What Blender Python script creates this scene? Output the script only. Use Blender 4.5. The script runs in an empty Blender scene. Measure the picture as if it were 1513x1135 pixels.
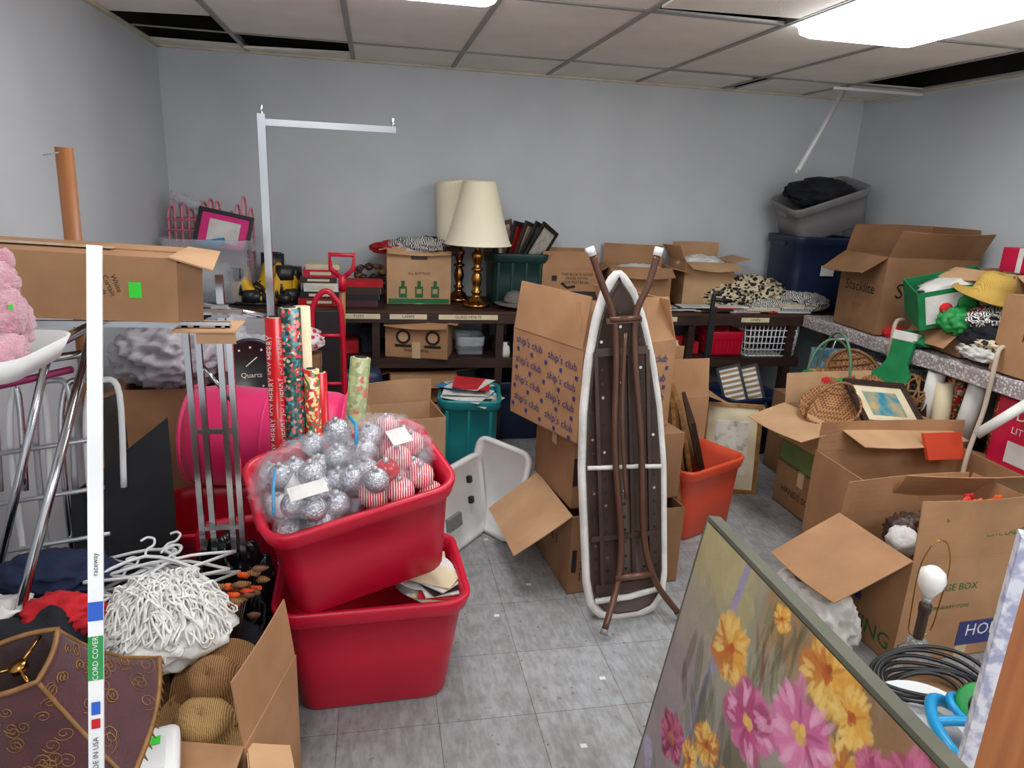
import bpy, bmesh, math, random
import numpy as np
from mathutils import Vector, Matrix, noise, Euler
random.seed(7); rng=np.random.default_rng(5)
SC=bpy.context.scene; COL=SC.collection
V=Vector; rad=math.radians
def lin(c):
    return tuple(((x/255)/12.92 if x/255<=.04045 else (((x/255)+.055)/1.055)**2.4) for x in c)
# ---------------------------------------------------------------- materials
def mat(name,c1,c2=None,scale=8,kind='noise',rough=.6,metal=0,bump=0,bscale=60,alpha=1,trans=0,emit=0,detail=4,fac=(.35,.65),sheen=0,stretch=(1,1,1),coat=0,stops=None):
    m=bpy.data.materials.new(name); m.use_nodes=True; nt=m.node_tree; N=nt.nodes; L=nt.links
    P=N['Principled BSDF']; P.inputs['Roughness'].default_value=rough; P.inputs['Metallic'].default_value=metal
    P.inputs['Alpha'].default_value=alpha; P.inputs['Transmission Weight'].default_value=trans
    if coat: P.inputs['Coat Weight'].default_value=coat
    if sheen: P.inputs['Sheen Weight'].default_value=sheen
    a=lin(c1)+(1,); b=lin(c2 if c2 else [x*.88 for x in c1])+(1,)
    tc=N.new('ShaderNodeTexCoord'); mp=N.new('ShaderNodeMapping'); mp.inputs['Scale'].default_value=stretch
    L.new(tc.outputs['Object'],mp.inputs[0])
    if kind=='noise': t=N.new('ShaderNodeTexNoise'); t.inputs['Detail'].default_value=detail; o=t.outputs['Fac']
    elif kind=='voronoi': t=N.new('ShaderNodeTexVoronoi'); o=t.outputs['Distance']
    elif kind=='cells': t=N.new('ShaderNodeTexVoronoi'); o=t.outputs['Color']
    elif kind=='wave': t=N.new('ShaderNodeTexWave'); t.inputs['Distortion'].default_value=detail; o=t.outputs['Fac']
    elif kind=='checker': t=N.new('ShaderNodeTexChecker'); o=t.outputs['Fac']
    t.inputs['Scale'].default_value=scale; L.new(mp.outputs[0],t.inputs['Vector'])
    r=N.new('ShaderNodeValToRGB'); r.color_ramp.elements[0].position=fac[0]; r.color_ramp.elements[1].position=fac[1]
    r.color_ramp.elements[0].color=a; r.color_ramp.elements[1].color=b
    if stops:
        r.color_ramp.interpolation='CONSTANT'
        for ps,cc in stops: e=r.color_ramp.elements.new(ps); e.color=lin(cc)+(1,)
    L.new(o,r.inputs[0]); L.new(r.outputs[0],P.inputs['Base Color'])
    if emit:
        P.inputs['Emission Color'].default_value=a; P.inputs['Emission Strength'].default_value=emit
    if bump:
        n=N.new('ShaderNodeTexNoise'); n.inputs['Scale'].default_value=bscale; n.inputs['Detail'].default_value=5
        L.new(tc.outputs['Object'],n.inputs['Vector'])
        bp=N.new('ShaderNodeBump'); bp.inputs['Strength'].default_value=bump; bp.inputs['Distance'].default_value=.01
        L.new(n.outputs['Fac'],bp.inputs['Height']); L.new(bp.outputs[0],P.inputs['Normal'])
    return m
kraft=mat('kraft_card',(176,132,94),(158,116,80),5,bump=.15,bscale=20,rough=.8)
kraftd=mat('kraft_dark',(150,110,76),(130,93,62),5,bump=.15,bscale=20,rough=.8)
kraftl=mat('kraft_light',(198,158,118),(182,142,104),5,bump=.15,bscale=20,rough=.8)
tape=mat('packing_tape',(205,180,145),(190,160,120),10,rough=.25)
ink=mat('black_ink',(30,26,24),rough=.6)
gink=mat('green_ink',(35,110,60),rough=.6)
bink=mat('blue_ink',(55,60,120),rough=.6)
redp=mat('red_plastic',(198,16,50),(184,12,44),4,rough=.36,bump=.03,bscale=8)
orangep=mat('orange_plastic',(214,78,48),(200,66,40),4,rough=.4)
tealp=mat('teal_plastic',(30,140,145),(25,125,132),4,rough=.4)
navyp=mat('navy_plastic',(30,44,74),(24,36,62),4,rough=.4)
grayp=mat('gray_plastic',(128,126,126),(116,114,114),4,rough=.45)
blackp=mat('black_plastic',(24,24,26),(34,34,36),5,rough=.4)
dgreenp=mat('dark_green_plastic',(22,58,52),(18,48,44),5,rough=.45)
whitep=mat('white_plastic',(232,232,230),(220,220,220),5,rough=.4)
clearp=mat('clear_plastic',(225,230,235),(215,222,228),5,rough=.15,alpha=.32)
film=mat('plastic_film',(240,235,240),(225,225,235),20,rough=.1,alpha=.10,bump=1,bscale=40)
chrome=mat('chrome',(205,205,208),(185,185,190),3,rough=.16,metal=1)
dchrome=mat('slotted_steel',(110,110,112),(150,150,152),3,rough=.3,metal=1)
gmetal=mat('gray_metal',(190,192,195),(175,177,180),3,rough=.35,metal=.6)
brass=mat('brass',(190,140,70),(150,104,48),6,rough=.22,metal=1)
brownm=mat('brown_enamel',(98,66,50),(86,56,42),5,rough=.3,metal=.2)
dbrown=mat('dark_brown_steel',(74,55,46),(60,44,36),5,rough=.45,metal=.2)
wood=mat('honey_wood',(172,114,70),(148,92,54),2,rough=.45,detail=6,stretch=(14,14,.8))
panelw=mat('varnished_pine',(176,112,66),(150,88,50),2,rough=.4,detail=6,stretch=(18,4,.9))
dwood=mat('dark_wood',(62,40,32),(44,29,24),5,rough=.5,stretch=(1,8,8))
mwood=mat('brown_wood',(120,80,50),(96,62,38),5,rough=.5,stretch=(1,8,8))
black=mat('black_board',(26,27,29),(34,35,38),5,rough=.75)
paper=mat('white_paper',(228,226,220),(205,203,198),9,rough=.8)
cream=mat('cream_paper',(226,212,180),(212,196,160),9,rough=.8)
whitec=mat('white_cloth',(226,222,216),(200,196,190),9,rough=.9,bump=.3,bscale=80)
beigec=mat('beige_cloth',(200,185,165),(180,165,145),9,rough=.9,bump=.3,bscale=80)
darkc=mat('dark_cloth',(30,32,42),(18,18,22),9,rough=.95,bump=.4,bscale=90)
redc=mat('red_cloth',(200,30,40),(170,20,30),9,rough=.9,bump=.3,bscale=80)
greenc=mat('green_felt',(25,130,75),(18,112,62),9,rough=.95,bump=.3,bscale=120)
magenta=mat('magenta_nylon',(235,30,110),(222,22,98),4,rough=.5,sheen=.3,bump=.15,bscale=14)
pink=mat('pink_plush',(242,176,190),(226,150,168),40,rough=1,bump=1,bscale=220,sheen=.8)
pinkp=mat('pink_plastic',(236,140,160),(226,126,148),9,rough=.4)
hotpink=mat('hot_pink_card',(226,40,130),(216,34,120),9,rough=.6)
yarnm=mat('white_yarn',(238,236,230),(222,220,214),60,rough=.95)
strawm=mat('straw',(196,160,104),(150,112,66),70,'wave',rough=.85,detail=2,bump=.5,bscale=150)
strawd=mat('dark_straw',(160,118,72),(110,74,42),60,'wave',rough=.85,detail=2,bump=.5,bscale=150)
yelst=mat('yellow_straw',(206,170,84),(180,142,60),80,'wave',rough=.85,detail=2,bump=.5,bscale=150)
wick=mat('wicker',(176,122,74),(104,64,36),90,'checker',rough=.7)
maroon=mat('maroon_brocade',(74,26,34),(62,20,28),20,rough=.5,sheen=.3,bump=.2,bscale=200)
goldt=mat('gold_thread',(150,108,62),(124,86,48),30,rough=.5,metal=.2)
shade=mat('cream_pleated_shade',(252,243,216),(246,235,204),3,rough=.85)
silver=mat('silver_glitter',(225,225,230),(160,160,168),140,rough=.25,metal=.85,bump=.5,bscale=260)
redorn=mat('red_stripe_ornament',(205,30,45),(240,225,225),45,'wave',rough=.2,detail=1,fac=(.55,.62))
redball=mat('red_gloss_ornament',(200,24,40),(180,18,32),20,rough=.12)
yelb=mat('yellow_rubber',(232,180,30),(220,165,20),9,rough=.5)
bluep=mat('blue_plastic',(20,150,205),(15,135,190),4,rough=.35)
glass=mat('cut_glass',(230,232,232),(215,218,220),20,rough=.05,trans=.85)
bulbm=mat('frosted_bulb',(245,243,238),(238,236,230),4,rough=.3)
pattern=mat('patterned_textile',(35,32,30),(215,200,165),38,'voronoi',rough=.9,fac=(.44,.52))
zebra=mat('striped_textile',(225,222,215),(30,28,28),30,'wave',rough=.9,detail=8,fac=(.48,.52))
floral=mat('floral_wrap',(20,66,58),(200,190,150),95,'cells',rough=.3,fac=(0,.86),stops=[(.28,(30,96,84)),(.42,(190,40,50)),(.55,(24,60,50)),(.68,(214,120,110)),(.77,(60,130,150))])
redwrap=mat('red_wrap',(200,24,34),(190,20,30),38,rough=.25)
dotwrap=mat('dotted_wrap',(200,50,44),(220,190,120),90,'cells',rough=.3,fac=(0,.75),stops=[(.35,(70,110,60)),(.5,(190,36,40)),(.65,(235,215,180))])
greenwrap=mat('sage_wrap',(140,150,105),(180,90,70),60,'cells',rough=.4,fac=(0,.78),stops=[(.45,(164,168,120)),(.65,(120,134,90))])
redbox=mat('red_print',(205,26,70),(190,20,60),5,rough=.4)
labelg=mat('green_label',(35,150,70),rough=.5); labelb=mat('blue_label',(35,90,190),rough=.5)
neon=mat('neon_sticker',(60,230,60),rough=.5)
leaf=mat('orange_silk_leaf',(240,100,20),(200,50,15),30,rough=.7)
amber=mat('photo_print',(60,120,150),(210,180,120),14,rough=.3)
sketch=mat('sketch_print',(225,218,205),(150,140,130),22,rough=.4,fac=(.5,.75))
goldf=mat('gilt_frame',(178,132,78),(140,98,52),30,rough=.35,metal=.4)
dirt=mat('floor_debris',(120,105,90),rough=.9)
bagm=mat('black_trash_bag',(16,16,18),(26,26,30),6,rough=.2,bump=.5,bscale=14)
gbag=mat('gray_poly_bag',(186,180,184),(168,164,170),3,rough=.35,bump=.5,bscale=12)
willow=mat('green_willow',(90,125,95),rough=.6)
# ---------------------------------------------------------------- builder
def T(x,y,z): return Matrix.Translation((x,y,z))
def Rz(a): return Matrix.Rotation(rad(a),4,'Z')
def Rx(a): return Matrix.Rotation(rad(a),4,'X')
def Ry(a): return Matrix.Rotation(rad(a),4,'Y')
class B:
    def __init__(s,name,M=None):
        s.n=name; s.v=[]; s.f=[]; s.mi=[]; s.sm=[]; s.mats=[]; s.M=M or Matrix()
    def add(s,vs,fs,m,M=None,smooth=False):
        A=s.M@M if M is not None else s.M
        o=len(s.v); s.v+= [tuple(A@V(p)) for p in vs]
        if m not in s.mats: s.mats.append(m)
        k=s.mats.index(m)
        for f in fs: s.f.append(tuple(i+o for i in f)); s.mi.append(k); s.sm.append(smooth)
        return s
    def box(s,c,d,m,M=None):
        x,y,z=c; a,b,e=d[0]/2,d[1]/2,d[2]/2
        vs=[(x-a,y-b,z-e),(x+a,y-b,z-e),(x+a,y+b,z-e),(x-a,y+b,z-e),(x-a,y-b,z+e),(x+a,y-b,z+e),(x+a,y+b,z+e),(x-a,y+b,z+e)]
        return s.add(vs,[(0,3,2,1),(4,5,6,7),(0,1,5,4),(1,2,6,5),(2,3,7,6),(3,0,4,7)],m,M)
    def slab(s,q,t,m,M=None):
        q=[V(p) for p in q]; n=(q[1]-q[0]).cross(q[3]-q[0]).normalized()*t
        vs=[tuple(p) for p in q]+[tuple(p+n) for p in q]
        return s.add(vs,[(3,2,1,0),(4,5,6,7),(0,1,5,4),(1,2,6,5),(2,3,7,6),(3,0,4,7)],m,M)
    def lathe(s,prof,m,M=None,seg=32,fn=None,smooth=True,cap=True):
        vs=[];fs=[]
        for r,z in prof:
            for i in range(seg):
                a=2*math.pi*i/seg; rr=fn(r,z,a) if fn else r
                vs.append((rr*math.cos(a),rr*math.sin(a),z))
        for j in range(len(prof)-1):
            for i in range(seg):
                k=(i+1)%seg; fs.append((j*seg+i,j*seg+k,(j+1)*seg+k,(j+1)*seg+i))
        if cap:
            fs.append(tuple(range(seg))[::-1]); fs.append(tuple((len(prof)-1)*seg+i for i in range(seg)))
        return s.add(vs,fs,m,M,smooth)
    def tube(s,pts,r,m,seg=8,closed=False,M=None,sq=False):
        pts=[V(p) for p in pts]; n=len(pts); vs=[];fs=[]
        up=V((0,0,1)); 
        d0=(pts[1]-pts[0]).normalized()
        if abs(d0.dot(up))>.95: up=V((0,1,0))
        nx=(up-d0*up.dot(d0)).normalized()
        for i,p in enumerate(pts):
            if closed: d=(pts[(i+1)%n]-pts[i-1])
            else: d=pts[min(i+1,n-1)]-pts[max(i-1,0)]
            d=d.normalized() if d.length>1e-9 else d0
            nx=nx-d*nx.dot(d)
            nx=nx.normalized() if nx.length>1e-6 else d.orthogonal().normalized()
            ny=d.cross(nx); rr=r[i] if isinstance(r,(list,tuple)) else r
            sg=4 if sq else seg
            for k in range(sg):
                a=2*math.pi*(k+(.5 if sq else 0))/sg
                vs.append(tuple(p+nx*math.cos(a)*rr+ny*math.sin(a)*rr))
        sg=4 if sq else seg
        for i in range(n if closed else n-1):
            j=(i+1)%n
            for k in range(sg):
                l=(k+1)%sg; fs.append((i*sg+k,i*sg+l,j*sg+l,j*sg+k))
        if not closed:
            fs.append(tuple(range(sg))[::-1]); fs.append(tuple((n-1)*sg+k for k in range(sg)))
        return s.add(vs,fs,m,M,not sq)
    def cyl(s,p0,p1,r,m,r2=None,seg=20):
        return s.tube([p0,p1],[r,r if r2 is None else r2],m,seg)
    def rring(s,w,d,r,z,n=5):
        r=min(r,w/2*.99,d/2*.99); P=[]
        for cx,cy,a0 in ((w/2-r,d/2-r,0),(-w/2+r,d/2-r,90),(-w/2+r,-d/2+r,180),(w/2-r,-d/2+r,270)):
            for i in range(n+1):
                a=rad(a0+90*i/n); P.append((cx+r*math.cos(a),cy+r*math.sin(a),z))
        return P
    def loft(s,rings,m,M=None,capb=True,capt=True,smooth=True):
        n=len(rings[0]); vs=[p for r in rings for p in r]; fs=[]
        for j in range(len(rings)-1):
            for i in range(n):
                k=(i+1)%n; fs.append((j*n+i,j*n+k,(j+1)*n+k,(j+1)*n+i))
        if capb: fs.append(tuple(range(n))[::-1])
        if capt: fs.append(tuple((len(rings)-1)*n+i for i in range(n)))
        return s.add(vs,fs,m,M,smooth)
    def blob(s,c,d,m,amp=.15,sc=3,sub=4,seed=0,flat=None,ridge=False,M=None):
        bm=bmesh.new(); bmesh.ops.create_icosphere(bm,subdivisions=sub,radius=1)
        vs=[]
        for v in bm.verts:
            p=v.co.copy(); q=p*sc*(.7 if ridge else 1)+V((seed*7.3,seed*3.1,seed))
            k=noise.fractal(q,1,2,2 if ridge else 4)
            if ridge: k=.5-1.6*abs(k)
            p=p*(1+amp*k)
            z=p.z*d[2]
            if flat is not None and z<-flat*d[2]: z=-flat*d[2]
            vs.append((c[0]+p.x*d[0],c[1]+p.y*d[1],c[2]+z))
        fs=[tuple(v.index for v in f.verts) for f in bm.faces]; bm.free()
        return s.add(vs,fs,m,M,True)
    def ball(s,c,r,m,M=None,seg=20):
        prof=[(max(1e-4,r*math.sin(math.pi*i/12)),-r*math.cos(math.pi*i/12)) for i in range(13)]
        return s.lathe(prof,m,(M or Matrix())@T(*c),seg,cap=False)
    def text(s,txt,size,m,M,align='CENTER'):
        cu=bpy.data.curves.new('t','FONT'); cu.body=txt; cu.size=size; cu.align_x=align; cu.align_y='CENTER'; cu.resolution_u=2
        ob=bpy.data.objects.new('t',cu); COL.objects.link(ob); bpy.context.view_layer.update()
        me=bpy.data.meshes.new_from_object(ob.evaluated_get(bpy.context.evaluated_depsgraph_get()))
        s.add([tuple(v.co) for v in me.vertices],[tuple(p.vertices) for p in me.polygons],m,M)
        bpy.data.objects.remove(ob); bpy.data.meshes.remove(me); bpy.data.curves.remove(cu)
        return s
    def done(s,bevel=0,solid=0,sub=0):
        a=np.array(s.v); c=V(((a[:,0].min()+a[:,0].max())/2,(a[:,1].min()+a[:,1].max())/2,a[:,2].min()))
        me=bpy.data.meshes.new(s.n); me.from_pydata([tuple(V(p)-c) for p in s.v],[],s.f)
        for m in s.mats: me.materials.append(m)
        me.polygons.foreach_set('material_index',s.mi); me.polygons.foreach_set('use_smooth',s.sm); me.update()
        o=bpy.data.objects.new(s.n,me); o.location=c; COL.objects.link(o)
        if solid:
            k=o.modifiers.new('s','SOLIDIFY'); k.thickness=solid
        if bevel:
            k=o.modifiers.new('b','BEVEL'); k.width=bevel; k.segments=2; k.limit_method='ANGLE'; k.angle_limit=rad(50)
        return o
FRONT=lambda w,d,h,x=0,z=None,dy=.0015: Matrix(((1,0,0,x),(0,0,-1,-d/2-dy),(0,1,0,h/2 if z is None else z),(0,0,0,1)))
LEFT=lambda w,d,h,y=0,z=None,dx=.0015: Matrix(((0,0,-1,-w/2-dx),(-1,0,0,y),(0,1,0,h/2 if z is None else z),(0,0,0,1)))
def carton(x,y,z,w,d,h,rot=0,flaps=(None,)*4,m=None,tilt=(0,0),name='cardboard_box',closed=False,fl=None,extra=None,t=.005,tp=True,mf=None):
    m=m or kraft; M=T(x,y,z)@Rz(rot)@Rx(tilt[0])@Ry(tilt[1]); b=B(name,M)
    b.box((0,0,t/2),(w,d,t),m)
    b.box((0,-d/2+t/2,h/2),(w,t,h),m); b.box((0,d/2-t/2,h/2),(w,t,h),m)
    b.box((-w/2+t/2,0,h/2),(t,d-2*t,h),m); b.box((w/2-t/2,0,h/2),(t,d-2*t,h),m)
    if closed:
        b.box((0,-d/4,h),(w,d/2-.002,t),m); b.box((0,d/4,h),(w,d/2-.002,t),m)
        if tp:
            b.box((0,0,h+t/2+.001),(w+.002,.05,.001),tape); b.box((-w/2-.001,0,h-.04),(.001,.05,.08),tape); b.box((w/2+.001,0,h-.04),(.001,.05,.08),tape)
    L=fl or min(w,d)/2
    fm=mf or m
    for i,a in enumerate(flaps):
        if a is None: continue
        if isinstance(a,tuple): a,LL=a
        else: LL=L
        ww=(w if i<2 else d)*.985
        H={0:T(0,-d/2+t/2,h),1:T(0,d/2-t/2,h)@Rz(180),2:T(-w/2+t/2,0,h)@Rz(-90),3:T(w/2-t/2,0,h)@Rz(90)}[i]
        n=6; vs=[];fs=[]
        for k in range(n+1):
            u=k/n
            for q in range(n+1):
                v_=q/n; zz=.012*LL/.15*math.sin(math.pi*v_)*u+.01*u*u*math.sin(3*v_+i)
                vs.append(((v_-.5)*ww,LL*u,zz))
        o_=len(vs); vs+=[(a_,b_,c_-t*.8) for a_,b_,c_ in vs]
        for k in range(n):
            for q in range(n):
                A=k*(n+1)+q; fs.append((A,A+1,A+n+2,A+n+1)); fs.append((o_+A+n+1,o_+A+n+2,o_+A+1,o_+A))
        for k in range(n):
            for A,Bb in ((k,k+1),(n*(n+1)+k,n*(n+1)+k+1),(k*(n+1),(k+1)*(n+1)),(k*(n+1)+n,(k+1)*(n+1)+n)): fs.append((A,Bb,o_+Bb,o_+A))
        b.add(vs,fs,fm,H@Rx(a))
    if tp and not closed: b.box((0,-d/2-.001,.05),(.05,.0012,.1),tape)
    if extra: extra(b,w,d,h)
    return b.done()
def tote(x,y,z,w,d,h,rot=0,m=None,tilt=(0,0),name='storage_tote',taper=.84,lip=.02,handles=True,ribs=0,extra=None,rc=.05):
    b=B(name,T(x,y,z)@Rz(rot)@Rx(tilt[0])@Ry(tilt[1])); R=[]
    bw,bd=w*taper,d*taper; iw=w-2*lip; idp=d-2*lip
    def ring(f,zz,off=0): return b.rring(bw+(iw-bw)*f+2*off,bd+(idp-bd)*f+2*off,rc+off,zz)
    R=[ring(0,0,-.02),ring(0,.004,-.006),ring(.02,.014),ring(.5,h*.5),ring(.86,h-.062),ring(.87,h-.058,lip*.35),ring(.92,h-.05,lip*.6),ring(.98,h-.012,lip),ring(1,h-.002,lip*.9),ring(1,h,lip*.5),ring(1,h-.006,-.002),ring(.9,h-.05,-.006),ring(.5,h*.5,-.006),ring(.02,.015,-.006)]
    b.loft(R,m)
    if handles:
        for sx in (-1,1):
            b.box((sx*(iw/2+lip*.4),0,h-.055),(lip*1.3,d*.3,.03),m)
    for i in range(ribs):
        xx=(i-(ribs-1)/2)*bw*.8/max(1,ribs-1)
        b.add([(xx-.01,-bd/2-.001,.02),(xx+.01,-bd/2-.001,.02),(xx+.01,-idp/2-.0+.004,h-.06),(xx-.01,-idp/2+.004,h-.06),(xx-.007,-bd/2-.006,.02),(xx+.007,-bd/2-.006,.02),(xx+.007,-idp/2-.004,h-.06),(xx-.007,-idp/2-.004,h-.06)],[(4,5,6,7),(0,4,7,3),(1,2,6,5)],m)
    if extra: extra(b,w,d,h)
    return b.done(bevel=0)
def frame(b,M,w,h,bd,t,fm,im,mat2=None):
    for c,dd in (((0,h/2-bd/2,0),(w,bd,t)),((0,-h/2+bd/2,0),(w,bd,t)),((-w/2+bd/2,0,0),(bd,h-2*bd,t)),((w/2-bd/2,0,0),(bd,h-2*bd,t))):
        b.box(c,dd,fm,M)
    if mat2:
        b.box((0,0,-t*.2),(w-2*bd,h-2*bd,t*.3),mat2,M); b.box((0,0,-t*.1),((w-2*bd)*.66,(h-2*bd)*.66,t*.3),im,M)
    else: b.box((0,0,-t*.2),(w-2*bd,h-2*bd,t*.3),im,M)
def stand(x,y,z,rot,lean=0):
    return T(x,y,z)@Rz(rot)@Rx(90-lean)
def pile(name,x0,x1,y0,y1,z0,ztop,m,seed=0,n=60,amp=.1,sc=4,extra=None):
    b=B(name); vs=[];fs=[]
    for j in range(n):
        for i in range(n):
            u=i/(n-1);v=j/(n-1); e=min(1,min(u,1-u,v,1-v)*5); e=math.sin(e*math.pi/2)
            x=x0+(x1-x0)*u;y=y0+(y1-y0)*v
            k=noise.fractal(V((x*sc+seed,y*sc,seed)),1,2,3); k2=.5-abs(noise.noise(V((x*sc*3,y*sc*3+seed,seed))))*2
            vs.append((x,y,z0+e*max(.01,(ztop-z0)*(1+amp*3*k)+amp*.35*k2)))
    for j in range(n-1):
        for i in range(n-1): fs.append((j*n+i,j*n+i+1,(j+1)*n+i+1,(j+1)*n+i))
    b.add(vs,fs,m,None,True)
    if extra: extra(b)
    return b.done()
# ---------------------------------------------------------------- camera
F=1024.0; yaw=rad(11.5);p=rad(15.8);r=rad(2.65); H=1.6
Fw=V((math.sin(yaw)*math.cos(p),math.cos(yaw)*math.cos(p),-math.sin(p)))
R0=V((math.cos(yaw),-math.sin(yaw),0)); U0=R0.cross(Fw)
Xi=R0*math.cos(r)+U0*math.sin(r); Yi=R0*math.sin(r)-U0*math.cos(r)
cam=bpy.data.cameras.new('camera'); co=bpy.data.objects.new('camera',cam); COL.objects.link(co)
cam.sensor_width=36; cam.lens=F/1513*36; cam.clip_start=.05
M=Matrix((Xi,-Yi,-Fw)).transposed().to_4x4(); M.translation=V((0,0,H)); co.matrix_world=M; SC.camera=co
# ---------------------------------------------------------------- room
XL,XR,YB,YF,ZC=-1.24,3.43,4.74,-1.2,2.31
wallm=mat('painted_wall',(206,210,213),(198,202,206),2.2,rough=.5,bump=.06,bscale=110)
darkv=mat('painted_void_shade',(38,34,30),(24,22,20),4,rough=.9)  # dark colour stands in for the shade above the ceiling, upper walls included
def wall(n,c,d,c2,d2): 
    b=B(n); b.box(c,d,wallm); b.box(c2,d2,darkv); b.done()
ZT=2.75; ZW=ZC+.02
wall('wall_back',((XL+XR)/2,YB+.05,ZW/2),(XR-XL+.2,.1,ZW),((XL+XR)/2,YB+.05,(ZW+ZT)/2),(XR-XL+.2,.1,ZT-ZW))
wall('wall_left',(XL-.05,(YB+YF)/2,ZW/2),(.1,YB-YF,ZW),(XL-.05,(YB+YF)/2,(ZW+ZT)/2),(.1,YB-YF,ZT-ZW))
wall('wall_right',(XR+.05,(YB+YF)/2,ZW/2),(.1,YB-YF,ZW),(XR+.05,(YB+YF)/2,(ZW+ZT)/2),(.1,YB-YF,ZT-ZW))
# floor
fm=bpy.data.materials.new('vinyl_tile'); fm.use_nodes=True; nt=fm.node_tree;N=nt.nodes;L=nt.links;P=N['Principled BSDF']
tc=N.new('ShaderNodeTexCoord'); bk=N.new('ShaderNodeTexBrick'); bk.offset=0; bk.squash=1
bk.inputs['Scale'].default_value=1; bk.inputs['Brick Width'].default_value=.305; bk.inputs['Row Height'].default_value=.305
bk.inputs['Mortar Size'].default_value=.0014; bk.inputs['Mortar Smooth'].default_value=.3
bk.inputs['Color1'].default_value=lin((158,160,162))+(1,); bk.inputs['Color2'].default_value=lin((151,153,155))+(1,); bk.inputs['Mortar'].default_value=lin((104,102,100))+(1,)
L.new(tc.outputs['Object'],bk.inputs['Vector'])
def nz(sc,d,e0,e1,c0,c1,stretch=(1,1,1)):
    mp=N.new('ShaderNodeMapping'); mp.inputs['Scale'].default_value=stretch; L.new(tc.outputs['Object'],mp.inputs[0])
    n=N.new('ShaderNodeTexNoise'); n.inputs['Scale'].default_value=sc; n.inputs['Detail'].default_value=d; L.new(mp.outputs[0],n.inputs['Vector'])
    r_=N.new('ShaderNodeValToRGB'); r_.color_ramp.elements[0].position=e0; r_.color_ramp.elements[1].position=e1
    r_.color_ramp.elements[0].color=(c0,c0*.98,c0*.95,1); r_.color_ramp.elements[1].color=(c1,c1,c1,1); L.new(n.outputs['Fac'],r_.inputs[0]); return r_.outputs[0]
def mul(a,b_):
    x=N.new('ShaderNodeMixRGB'); x.blend_type='MULTIPLY'; x.inputs[0].default_value=1; L.new(a,x.inputs[1]); L.new(b_,x.inputs[2]); return x.outputs[0]
c_=mul(bk.outputs['Color'],nz(18,10,.34,.6,.84,1.03)); c_=mul(c_,nz(75,6,.38,.58,.82,1.04,(1,.3,1))); c_=mul(c_,nz(2.6,8,.34,.47,.84,1)); c_=mul(c_,nz(30,3,.28,.33,.7,1))
L.new(c_,P.inputs['Base Color']); P.inputs['Roughness'].default_value=.48
bp=N.new('ShaderNodeBump'); bp.inputs['Strength'].default_value=.25; bp.inputs['Distance'].default_value=.003; bp.invert=True; L.new(bk.outputs['Fac'],bp.inputs['Height']); L.new(bp.outputs[0],P.inputs['Normal'])
b=B('floor'); b.add([(XL,YF,0),(XR,YF,0),(XR,YB,0),(XL,YB,0),(XL,YF,-.1),(XR,YF,-.1),(XR,YB,-.1),(XL,YB,-.1)],[(0,1,2,3),(7,6,5,4),(0,4,5,1),(1,5,6,2),(2,6,7,3),(3,7,4,0)],fm); o=b.done()
# ceiling
tilem=mat('ceiling_tile',(250,247,238),(242,238,227),3,rough=.9,bump=.35,bscale=160)
gridm=mat('tee_grid',(158,155,150),(142,138,132),3,rough=.5)
creamt=mat('wall_angle',(214,206,184),(196,186,160),6,rough=.5)
xs=[XL,-.732,-.122,.488,1.098,1.708,2.318,2.928,XR]; ys=[YF,-.7,.52,1.74,2.96,4.18,YB]
b=B('ceiling'); lights=[]
for i in range(len(xs)-1):
    for j in range(len(ys)-1):
        x0,x1,y0,y1=xs[i],xs[i+1],ys[j],ys[j+1]; g=.004
        if (i,j) in ((5,3),(2,3),(4,1),(1,1),(6,1)): lights.append((x0,x1,y0,y1)); continue  # the row around the camera holds unseen troffers, added to brighten the room
        z00=z10=z01=z11=ZC+.004
        if (i,j)==(7,4): continue
        if (i,j)==(0,5): y0+=.40
        if (i,j)==(1,5): y0+=.36; z00=ZC-.01
        if (i,j)==(0,4): y1-=.28; z11=ZC+.02
        if (i,j)==(4,3): y1-=.12; z01=ZC-.012; z11=ZC+.0
        if (i,j)==(5,5): z10=ZC+.004; y0+=.12
        if (i,j)==(6,5): x0+=.10
        if (i,j)==(7,3): y1-=.25
        b.slab([(x0+g,y0+g,z00),(x0+g,y1-g,z01),(x1-g,y1-g,z11),(x1-g,y0+g,z10)],-.012,tilem)
b.box(((XL+XR)/2,(YB+YF)/2,ZT+.03),(XR-XL+.2,YB-YF+.2,.06),darkv)
b.done()
b=B('ceiling_grid')
for x in xs[1:-1]: b.box((x,(YB+YF)/2,ZC),(.026,YB-YF,.004),gridm); b.box((x,(YB+YF)/2,ZC+.02),(.003,YB-YF,.036),gridm)
for y in ys[1:-1]: b.box(((XL+XR)/2,y,ZC+.0005),(XR-XL,.026,.004),gridm)
b.done()
b=B('trim_1')
b.box(((XL+XR)/2,YB-.012,ZC-.004),(XR-XL,.024,.014),creamt); b.box((XL+.012,(YB+YF)/2,ZC-.004),(.024,YB-YF,.014),creamt); b.box((XR-.012,(YB+YF)/2,ZC-.004),(.024,YB-YF,.014),creamt); b.done()
b=B('duct_void_joists')
for y in (3.3,3.75,4.3): b.box(((XL+XR)/2,y,2.6),(XR-XL,.05,.14),darkv)
b.done()
diff=mat('fluorescent_diffuser',(250,252,255),(245,248,255),3,emit=10.5)
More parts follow.
